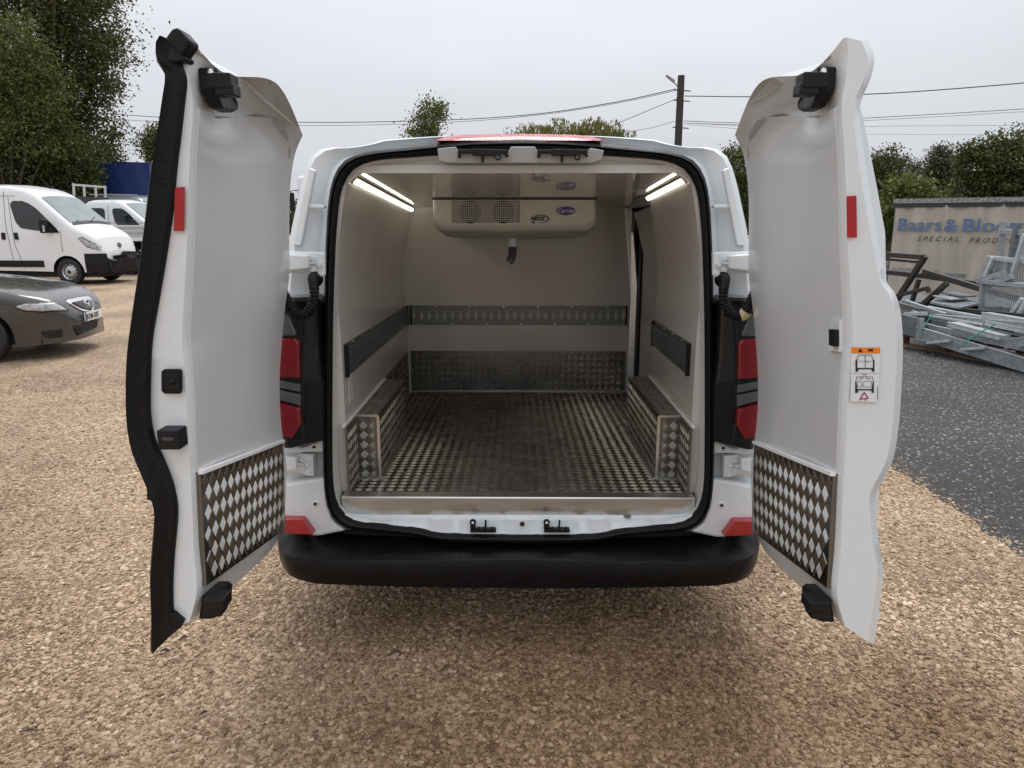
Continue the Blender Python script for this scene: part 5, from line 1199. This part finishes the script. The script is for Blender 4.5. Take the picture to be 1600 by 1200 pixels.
def pallet():
    root = empty('pallet', O0, 'rusty brown wooden pallet under the galvanised steel', 'pallet')
    for k in range(3):
        MB().bar(pv * (.08 + .5 * k) + Vector((0, 0, .05)), pv * (.08 + .5 * k) + pu * 2.9 + Vector((0, 0, .05)), .10, .022).build('bottom_board', 'wood_brown', root)
        MB().bar(pv * (.08 + .5 * k) + Vector((0, 0, .172)), pv * (.08 + .5 * k) + pu * 2.9 + Vector((0, 0, .172)), .10, .022).build('top_board', 'wood_brown', root)
        for j in range(5): MB().bar(pv * (.03 + .5 * k) + pu * (.08 + j * .68) + Vector((0, 0, .11)), pv * (.13 + .5 * k) + pu * (.08 + j * .68) + Vector((0, 0, .11)), .14, .09).build('block', 'wood_brown', root)
pallet()
pile_beam('long galvanised channel along the front bottom of the pile', 1434, 519, 1600, 569, -.02, .05, .15, 'galv', ext=.9)
pile_beam('broad galvanised plate end at the left of the pile', 1408, 505, 1440, 514, .02, .03, .26, 'galv_dark', lip=False, name='steel_plate', cat='plate')
pile_beam('short upright galvanised post at the left end of the pile', 1439.5, 497, 1439, 527, -.04, .06, .06, 'galv', lip=False, name='steel_post', cat='post')
pile_beam('long slatted galvanised bar second from the bottom of the pile', 1442, 508, 1574, 536, .12, .12, .07, 'galv', ext=.5)
pile_beam('upper galvanised beam running right across the pile', 1442, 493, 1600, 508, .25, .10, .07, 'galv', ext=.6)
pile_beam('wide pale galvanised channel slanting over the middle of the pile', 1489, 506, 1571, 527, .08, .18, .05, 'galv_pale')
pile_beam('dark galvanised bar lying under the wide pale channel', 1460, 502, 1530, 513, .2, .12, .04, 'galv_dark')
pile_beam('short pale bar end jutting out near the left of the pile', 1450, 536, 1482, 533, -.10, .07, .03, 'galv_pale', lip=False)
pile_beam('short pale bar end jutting out at the middle of the pile', 1503, 546, 1536, 544, -.10, .07, .03, 'galv_pale', lip=False)
pile_beam('bright pale bar on top at the right of the pile', 1540, 491, 1600, 501, .3, .14, .05, 'galv_pale', ext=.4)
pile_beam('pale bar just below the bright top bar on the right', 1545, 504, 1600, 515, .22, .12, .05, 'galv_pale', ext=.4)
pile_beam('thin tube sloping down from the upper left of the pile', 1415, 471, 1478, 492, .3, .05, .05, 'galv', lip=False, name='steel_tube', cat='tube')
pile_beam('lowest thin tube at the far left of the pile', 1403, 474, 1446, 487, .36, .05, .05, 'galv_dark', lip=False, name='steel_tube', cat='tube')
pile_beam('round ended pale tube lying level at the left', 1415, 491, 1448, 490, .1, .05, .05, 'galv_pale', lip=False, name='steel_tube', cat='tube')
pile_beam('pale slanting tube across the upper middle of the pile', 1450, 481, 1535, 497, .42, .06, .05, 'galv_pale', lip=False, name='steel_tube', cat='tube')
pile_beam('grey perforated bar end at the lower right of the pile', 1576, 537, 1600, 534, -.06, .10, .10, 'galv', ext=.5)
pile_beam('dark brown rusty bar lying across the top of the pile', 1452, 480, 1600, 494, .55, .06, .06, 'dark_steel', ext=.4, lip=False)
pile_beam('dark grey sheet leaning at the back of the pile', 1470, 462, 1500, 468, .9, .3, .02, 'galv', lip=False, name='steel_sheet', cat='sheet')
pile_beam('small dark grey folded sheet at the back of the pile', 1478, 457, 1515, 463, 1.1, .25, .02, 'galv_dark', lip=False, name='steel_sheet', cat='sheet')
rb_ = random.Random(5)
for k in range(26):
    x0 = rb_.uniform(1408, 1560); y0 = 478 + (x0 - 1408) * .13 + rb_.uniform(0, 26); ln_ = rb_.uniform(40, 110); sl = rb_.uniform(.10, .30)
    pile_beam('thin galvanised bar lying loose among the stacked steel', x0, y0, min(x0 + ln_, 1640), y0 + sl * (min(x0 + ln_, 1640) - x0), rb_.uniform(.15, .7), rb_.uniform(.025, .06), rb_.uniform(.02, .04), rb_.choice(['galv', 'galv_dark', 'galv_dark', 'galv_pale']), lip=False, name='steel_bar', cat='bar', group='thin bars in the galvanised pile')
# packing under the upper layers so that nothing floats
for (s, d, z0, z1, lab) in ((.25, .25, .19, .5, 'dark timber prop under the left end of the upper beams'), (1.3, .3, .19, .46, 'dark timber prop under the middle of the upper beams'), (2.4, .3, .19, .44, 'dark timber prop under the right end of the upper beams')):
    o = O0 + pu * s + pv * d; r_ = MB().box((0, 0, (z1 - z0) / 2), (.10, .25, z1 - z0)).build('timber_prop', 'dark_steel', None, bevel=.01); r_.location = (o.x, o.y, z0); tag(r_, lab, 'timber')
def mesh_panel(label, c, m='galv', nx=14, ny=8, wire=.006, frame=.05, name='mesh_panel'):
    """c: four corner points, frame tubes and a wire grid"""
    root = empty(name, c[0], label, 'mesh panel', 'galvanised mesh panels in the pile'); c = [p - c[0] for p in c]
    for k in range(4): MB().bar(c[k], c[(k + 1) % 4], frame, frame).build('frame_tube', m, root)
    w = MB()
    for k in range(1, nx):
        t = k / nx; w.bar(c[0].lerp(c[1], t), c[3].lerp(c[2], t), wire, wire)
    for k in range(1, ny):
        t = k / ny; w.bar(c[0].lerp(c[3], t), c[1].lerp(c[2], t), wire, wire)
    o = w.build('wire_mesh', m, root); o['kind'] = 'stuff'; return root
mesh_panel('upright galvanised mesh cage side at the right of the pile', [pp(1533, 486, .75), pp(1612, 500, .75), pp(1612, 448, .75), pp(1535, 440, .75)], 'galv', 26, 16, .007)
mesh_panel('upper galvanised mesh panel leaning behind the cage side', [pp(1543, 440, 1.0), pp(1612, 446, 1.0), pp(1614, 412, 1.0), pp(1553, 404, 1.0)], 'galv', 18, 10, .008)
mesh_panel('flat galvanised grating lying on top of the pile', [pp(1456, 473, .55), pp(1500, 481, .45), pp(1535, 473, 1.0), pp(1470, 466, 1.25)], 'galv', 22, 10, .012, .03)
def upright(label, x0, y0, x1, y1, d, w=.07, m='galv', cat='rail'):
    return pile_beam(label, x0, y0, x1, y1, d, w, w, m, lip=False, name='frame_rail', cat=cat)
upright('tall grey upright rising in front of the blue lettering', 1568, 345, 1559, 445, 1.15, .065, 'galv')
upright('tall grey upright just right of the first upright', 1590, 348, 1575, 440, 1.1, .065, 'galv_dark')
upright('pale slanting rail at the right picture edge', 1602, 366, 1580, 436, .95, .055, 'galv_pale')
upright('pale level rail joining the tall uprights', 1562, 362, 1612, 364, 1.12, .07, 'galv')
upright('white level rail above the upper mesh panel', 1551, 403, 1612, 409, 1.0, .055, 'galv_pale')
upright('white slanting rail at the left of the upper mesh panel', 1553, 402, 1537, 440, .98, .06, 'galv_pale')
upright('grey slanting rail left of the upper mesh panel', 1548, 400, 1534, 440, 1.02, .06, 'galv')
upright('thick grey bar poking left out of the upper frames', 1528, 439, 1572, 427, .85, .07, 'galv')
upright('second thick grey bar just under the first poking left', 1540, 447, 1582, 432, .8, .07, 'galv')
upright('thin white strut leaning on the cage side', 1580, 491, 1598, 466, .6, .05, 'galv_pale')
upright('second thin white strut leaning on the cage side', 1591, 493, 1606, 466, .58, .05, 'galv_pale')
upright('white rail on top of the cage side', 1560, 444, 1612, 446, .8, .06, 'galv_pale')
def dark_frame(label, pts, d, w=.09, h=.09):
    w *= .75; h *= .75
    a = pp(*pts[0], d); root = empty('steel_frame', a, label, 'frame', 'dark steel frames at the left of the pile')  # a dark steel frame, built bar by bar
    for p, q in zip(pts, pts[1:]): MB().bar(pp(*p, d) - a, pp(*q, d) - a, w, h).build('frame_bar', 'dark_steel', root, bevel=.005)
    return root
dark_frame('black lattice beam joined to a long slanting black strut', [(1374, 397), (1444, 402), (1446, 400), (1402, 468)], 1.5, .10, .10)
dark_frame('long black bar slanting down to the right over the pile', [(1443, 424), (1535, 452), (1600, 468)], 1.1, .09, .10)
dark_frame('short black strut leaning in the middle left of the pile', [(1480, 442), (1442, 476)], 1.0, .09, .09)
dark_frame('small black bar with hooked end at the left of the pile', [(1402, 462), (1450, 450), (1451, 457)], .9, .07, .07)
dark_frame('dark second strut behind the slanting black strut', [(1436, 436), (1424, 474)], 1.2, .08, .08)
dark_frame('dark level bar low behind the black struts', [(1374, 424), (1450, 432), (1530, 444)], 1.9, .10, .10)
dark_frame('upper chord of the black lattice beam', [(1374, 404), (1438, 410)], 1.5, .05, .05)
for k, (pa, pb, lb) in enumerate((((1459, 490), (1443, 511), 'green strap tied round the left of the pile'), ((1556, 506), (1507, 535), 'green strap tied round the middle of the pile'))):
    a, b = pp(*pa, .0), pp(*pb, -.12); c2 = pp(pb[0] - 1, pb[1] + 12, -.11)
    o = MB().tube([Vector((0, 0, 0)), (b - a) * .5 + Vector((0, 0, .01)), b - a, c2 - a], .008, 6).build('tie_strap', 'strap', None); o.location = a; tag(o, lb, 'strap')
# ------------------------------------------------------------------ pole and wires
pb_ = P(1063, 300, Y=35.0); ptop = P(1064.5, 118, Y=35.0)
pole = empty('utility_pole', (ptop.x, 35, 0), 'dark wooden utility pole with a street lamp above the van roof', 'pole'); hz = ptop.z
MB().tube([(0, 0, 0), (0, 0, hz * .5), (0, 0, hz)], [.20, .18, .155], 12).build('post', 'pole_wood', pole, smooth=50)
MB().tube([(-.1, 0, hz - .5), (-.3, 0, hz - .3), (-.42, 0, hz - .12)], .03, 6).build('lamp_arm', 'lamp_grey', pole)
MB().prism([(-.33, -.1, hz - .3), (-.70, -.1, hz - .02), (-.66, -.1, hz + .04), (-.27, -.1, hz - .2)], (0, .2, 0)).build('lamp_head', 'lamp_grey', pole, bevel=.03)
for z in (hz - .62, hz - 1.05, hz - 2.2):
    MB().bar((-.3, -.1, z), (.42, -.1, z - .05), .05, .04).build('wire_bracket', 'dark_steel', pole)
def wire(label, pts, r=.012):
    pts = [P(x, y, Y=Y) for x, y, Y in pts]; a = pts[0]; pts = cr_sample([p - a for p in pts], 40)
    o = MB().tube(pts, r, 5).build('overhead_wire', 'wire', None); o.location = a; tag(o, label, 'wire', 'overhead wires')
wire('thick overhead cable sagging from the pole to the far left', [(1056, 139, 35), (960, 160, 36), (830, 179, 38), (680, 188, 40), (470, 191, 43), (250, 183, 46), (150, 175, 48)], .02)
wire('thin overhead cable just under the thick one left of the pole', [(1058, 141, 35), (960, 162, 36), (830, 181, 38), (680, 192, 40), (470, 196, 43), (250, 190, 46), (150, 184, 48)], .012)
wire('overhead cable dropping from the pole down behind the van roof', [(1058, 154, 35), (1000, 178, 34), (930, 207, 33), (880, 226, 32)], .014)
wire('faint overhead wire low to the left of the pole', [(1056, 189, 35), (1000, 203, 38), (900, 215, 44), (760, 222, 52)], .010)
wire('topmost overhead cable running right from the pole', [(1070, 150, 35), (1180, 151, 34), (1360, 147, 33), (1500, 138, 32), (1640, 126, 31)], .022)
wire('upper of the middle pair of wires right of the pole', [(1068, 189, 35), (1200, 192, 35), (1400, 182, 35), (1640, 168, 35)], .014)
wire('lower of the middle pair of wires right of the pole', [(1068, 192, 35), (1200, 195, 36), (1400, 186, 37), (1640, 172, 38)], .010)
wire('faint wire below the middle pair on the right', [(1068, 192, 35.2), (1250, 200, 38), (1400, 197, 42), (1640, 196, 46)], .010)
wire('faintest and lowest wire on the right', [(1068, 194, 35.3), (1250, 208, 38), (1400, 210, 42), (1640, 211, 46)], .008)
# ------------------------------------------------------------------ trees
def make_tree(name, label, base, lobes, clumps, per, leaf, cols, trunk_r=.18, spread=.38, group=None, droop=0, cat='tree', seed=0, up=.5):
    """lobes: (centre, radii) ellipsoids in world space; leaf clumps sit through the crown volume"""
    r = np.random.default_rng(seed + 11); base = Vector(base)
    root = empty(name, base, label, cat, group)
    vol = np.array([l[1][0] * l[1][1] * l[1][2] for l in lobes]) ** .67; vol = vol / vol.sum()
    pick = r.choice(len(lobes), clumps, p=vol); cc = np.zeros((clumps, 3))
    for i, k in enumerate(pick):
        c, rad = lobes[k]; d = r.normal(size=3); d /= np.linalg.norm(d); t = r.uniform(.25, 1.0) ** .45 * r.uniform(.86, 1.12)
        cc[i] = np.array(c) - np.array(base) + d * np.array(rad) * t
    keep = cc[:, 2] > .15; cc = cc[keep]; n = len(cc)
    csz = r.uniform(.55, 1.25, n)
    cen = np.repeat(cc, per, 0); sz = np.repeat(csz, per)
    g = r.normal(size=(n * per, 3)) * spread * sz[:, None]; g[:, 2] *= .75
    if droop: 
        g[:, 0] *= .35; g[:, 1] *= .35; g[:, 2] = -r.uniform(0, 1, n * per) * droop * sz
    pos = cen + g; N_ = len(pos)
    nrm = r.normal(size=(N_, 3)); nrm[:, 2] += up; nrm /= np.linalg.norm(nrm, axis=1)[:, None]
    t1 = np.cross(nrm, r.normal(size=(N_, 3))); t1 /= np.linalg.norm(t1, axis=1)[:, None]
    if droop: t1 = np.tile(np.array([[0, 0, -1.0]]), (N_, 1)) + r.normal(size=(N_, 3)) * .25; t1 /= np.linalg.norm(t1, axis=1)[:, None]
    t2 = np.cross(nrm, t1); ls = leaf * r.uniform(.6, 1.35, N_)[:, None]
    wd_ = .28 if droop else .42
    q = np.stack([pos - t1 * ls * .6, pos + t2 * ls * wd_, pos + t1 * ls * .7 + nrm * ls * .12, pos - t2 * ls * wd_], 1).reshape(-1, 3)
    me = bpy.data.meshes.new('crown'); me.vertices.add(N_ * 4); me.vertices.foreach_set('co', q.astype(np.float32).ravel())
    me.loops.add(N_ * 4); me.loops.foreach_set('vertex_index', np.arange(N_ * 4, dtype=np.int32)); me.polygons.add(N_)
    me.polygons.foreach_set('loop_start', (np.arange(N_) * 4).astype(np.int32)); me.polygons.foreach_set('loop_total', np.full(N_, 4, np.int32)); me.update(calc_edges=True)
    pal = np.array(cols); ci = np.repeat(r.choice(len(pal), n), per); mixv = r.choice(len(pal), N_); sel = r.random(N_) < .35
    cl = np.where(sel[:, None], pal[mixv], pal[ci]) * r.uniform(.75, 1.25, (N_, 1)); cl = np.repeat(np.concatenate([cl, np.ones((N_, 1))], 1), 4, 0)
    at = me.color_attributes.new('Col', 'FLOAT_COLOR', 'POINT'); at.data.foreach_set('color', cl.astype(np.float32).ravel())
    me.materials.append(MATS['leaf']); o = bpy.data.objects.new('crown', me); C.objects.link(o); o.parent = root
    tm = MB(); top_ = max(l[0][2] for l in lobes) - base.z; lean = Vector((sum(l[0][0] for l in lobes) / len(lobes) - base.x, sum(l[0][1] for l in lobes) / len(lobes) - base.y, 0)) * .5
    tr = [Vector((0, 0, -.05)), lean * .25 + Vector((.05, 0, top_ * .3)), lean * .6 + Vector((-.04, 0, top_ * .65)), lean + Vector((0, 0, top_))]
    tm.tube(tr, [trunk_r * 1.25, trunk_r, trunk_r * .6, trunk_r * .18], 9)
    def along(z):
        t = max(0, min(.999, z / top_)) * 3; i = int(t); return tr[i].lerp(tr[i + 1], t - i)
    for i in r.choice(n, min(n, 46), replace=False):
        e = Vector(cc[i]); s = along(max(.2 * top_, e.z * .55 - .2)); mdl = s.lerp(e, .5) + Vector((0, 0, -.12 * (e - s).length * .4))
        rr = trunk_r * (.34 if (e - s).length > 1.5 else .2); tm.tube([s, mdl, e], [rr, rr * .6, rr * .15], 5, cap=False)
    tm.build('trunk', 'bark', root); return root
def lobe(px, py, Y, rx, ry, rd=None):
    c = P(px, py, Y=Y); k = Y / FPX; return (tuple(c), (rx * k, (rd if rd else rx) * k, ry * k))
def gbase(px, Y): 
    p = P(px, 400, Y=Y); return (p.x, Y, 0)
DG = [(.068, .088, .026), (.088, .110, .032), (.110, .128, .036), (.052, .068, .024)]
LG = [(.115, .145, .036), (.145, .165, .040), (.095, .125, .034)]
YG = [(.20, .185, .045), (.16, .165, .045), (.22, .19, .05)]
OG = [(.085, .095, .055), (.10, .108, .062), (.07, .08, .048)]
make_tree('broadleaf_tree', 'tall dark broadleaf tree towering at the upper left', gbase(95, 34), [lobe(60, 60, 34, 85, 85), lobe(140, 45, 34, 55, 55), lobe(165, 115, 34, 52, 38), lobe(110, 150, 34, 60, 55), lobe(60, 190, 34, 70, 50), lobe(150, 215, 34, 42, 40), lobe(40, -40, 34, 80, 70), lobe(120, -30, 34, 60, 50)], 640, 70, .105, DG + [(.06, .075, .02), (.10, .085, .02)], .38, .42, seed=1)
make_tree('broadleaf_tree', 'lighter green tree in front of the tall tree at the left edge', gbase(20, 30), [lobe(25, 90, 30, 45, 55), lobe(15, 150, 30, 55, 50), lobe(60, 150, 30, 42, 40), lobe(35, 210, 30, 70, 45), lobe(-20, 120, 30, 50, 70)], 400, 64, .10, LG + DG[:2], .22, .36, seed=2)
for i, (px, Y, rx, py, lab) in enumerate(((30, 31, 60, 258, 'bushy shrub at the left edge behind the panel vans'), (100, 32, 55, 250, 'bushy shrub left of the blue tarpaulin truck'), (152, 36, 42, 262, 'bushy shrub touching the left side of the blue tarpaulin truck'), (-40, 30, 60, 262, 'bushy shrub cut by the left picture edge'))):
    make_tree('shrub', lab, gbase(px, Y), [lobe(px, py, Y, rx, 42), lobe(px - 15, py + 45, Y, rx, 45), lobe(px + 18, py + 70, Y, rx * .9, 45)], 230, 60, .105, DG + LG[:1], .12, .38, 'shrubs along the left yard edge', cat='shrub', seed=20 + i)
make_tree('young_tree', 'small green tree beside the left door above the blue truck', gbase(250, 40), [lobe(250, 215, 40, 18, 26), lobe(262, 240, 40, 26, 20), lobe(242, 232, 40, 16, 14)], 130, 50, .11, DG[:3] + LG[:1], .12, .30, seed=4)
make_tree('young_tree', 'small loose tree showing above the van roof on the left', gbase(668, 42), [lobe(673, 185, 42, 24, 24), lobe(682, 172, 42, 14, 14), lobe(652, 205, 42, 20, 14), lobe(668, 225, 42, 34, 20)], 105, 46, .11, LG[:2] + DG[1:3], .12, .26, seed=5)
make_tree('willow_tree', 'yellow green weeping willow behind the van roof', gbase(885, 48), [lobe(830, 206, 48, 40, 14), lobe(880, 198, 48, 45, 14), lobe(935, 202, 48, 45, 16), lobe(975, 212, 48, 20, 12), lobe(890, 225, 48, 95, 18)], 400, 50, .17, YG + LG[:1], .3, .4, droop=1.7, seed=6)
RT = [(1150, 40, 24, 272, 30, DG + YG[:1], 'dark tree between the van roof and the right door', .13), (1385, 38, 30, 275, 28, DG + [(.12, .095, .03)], 'dark tree right beside the right door', .13), (1440, 44, 34, 283, 22, OG, 'greyish olive tree behind the tarpaulin body', .12), (1472, 42, 20, 266, 26, OG + DG[:1], 'thin grey tree with open crown behind the tarpaulin body', .12),
      (1528, 38, 38, 262, 28, DG + LG[:1], 'dense dark tree above the blue lettering', .15), (1582, 37, 38, 255, 34, DG + LG[:1], 'dense dark tree near the right picture edge', .15), (1650, 37, 44, 250, 40, DG, 'dense dark tree cut by the right picture edge', .15)]
for i, (px, Y, rx, py, ry, cols, lab, lf) in enumerate(RT):
    ex = [lobe(px - rx * .45, py - ry * .8, Y, rx * .22, ry * .5), lobe(px + rx * .3, py - ry * 1.05, Y, rx * .14, ry * .45), lobe(px - rx * .05, py - ry * .9, Y, rx * .12, ry * .4)]
    make_tree('hedgerow_tree', lab, gbase(px, Y), [lobe(px, py, Y, rx, ry), lobe(px - rx * .2, py + 45, Y, rx * 1.05, 40), lobe(px + rx * .3, py + 70, Y, rx, 40)] + ex + ex, 280, 60, lf * .72, cols, .16, .27, 'trees along the far right edge', seed=40 + i)
make_tree('shrub', 'bright green low shrub behind the left corner of the tarpaulin body', gbase(1420, 30), [lobe(1420, 298, 30, 34, 14), lobe(1415, 330, 30, 40, 30)], 130, 40, .13, LG, .1, .3, cat='shrub', seed=60)

# ------------------------------------------------------------------ litter on the gravel
for k, (x, y, a, ln_, lab) in enumerate(((112, 861, .2, .05, 'dark stone chip on the gravel left of the open left door'), (287, 999, .9, .04, 'dark chip of bark just below the tip of the left door'), (615, 1023, .6, .06, 'thin dark twig on the damp gravel in front of the bumper'), (697, 1045, .7, .05, 'short dark twig right of the first twig in front of the bumper'), (45, 1145, .1, .06, 'dark twig on the gravel in the lower left corner'), (318, 1117, .8, .03, 'dark chip on the gravel low and left of centre'), (258, 1019, .2, .04, 'dark splinter under the left door tip'), (1062, 1027, .4, .03, 'dark chip on the gravel below the right end of the bumper'))):
    p = P(x, y, z=.006); d_ = Vector((math.cos(a), math.sin(a), 0)) * ln_ * .5
    o = MB().tube([-d_, Vector((.002, .003, .006)), d_], [.0022, .0055 if ln_ < .05 else .003, .0012], 6).build('twig', 'pole_wood', None); o.location = p + Vector((0, 0, .006)); tag(o, lab, 'twig', 'twigs and chips on the gravel')

# ------------------------------------------------------------------ far wood closing the horizon
def far_wood():
    r = random.Random(9); lobes = []
    for k in range(46):
        a = math.radians(-62 + 124 * k / 45); d = 118 + r.uniform(-8, 8); h = r.uniform(5.0, 8.0)
        lobes.append(((math.sin(a) * d, math.cos(a) * d, h * .5), (r.uniform(3.5, 5.5), 4.0, h * .5)))
    w = make_tree('distant_wood', 'far belt of dark green trees closing the horizon', (0, 118, 0), lobes, 2600, 26, .55, DG + OG[:1], .2, .9, cat='wood', seed=77)
    w['kind'] = 'stuff'
far_wood()
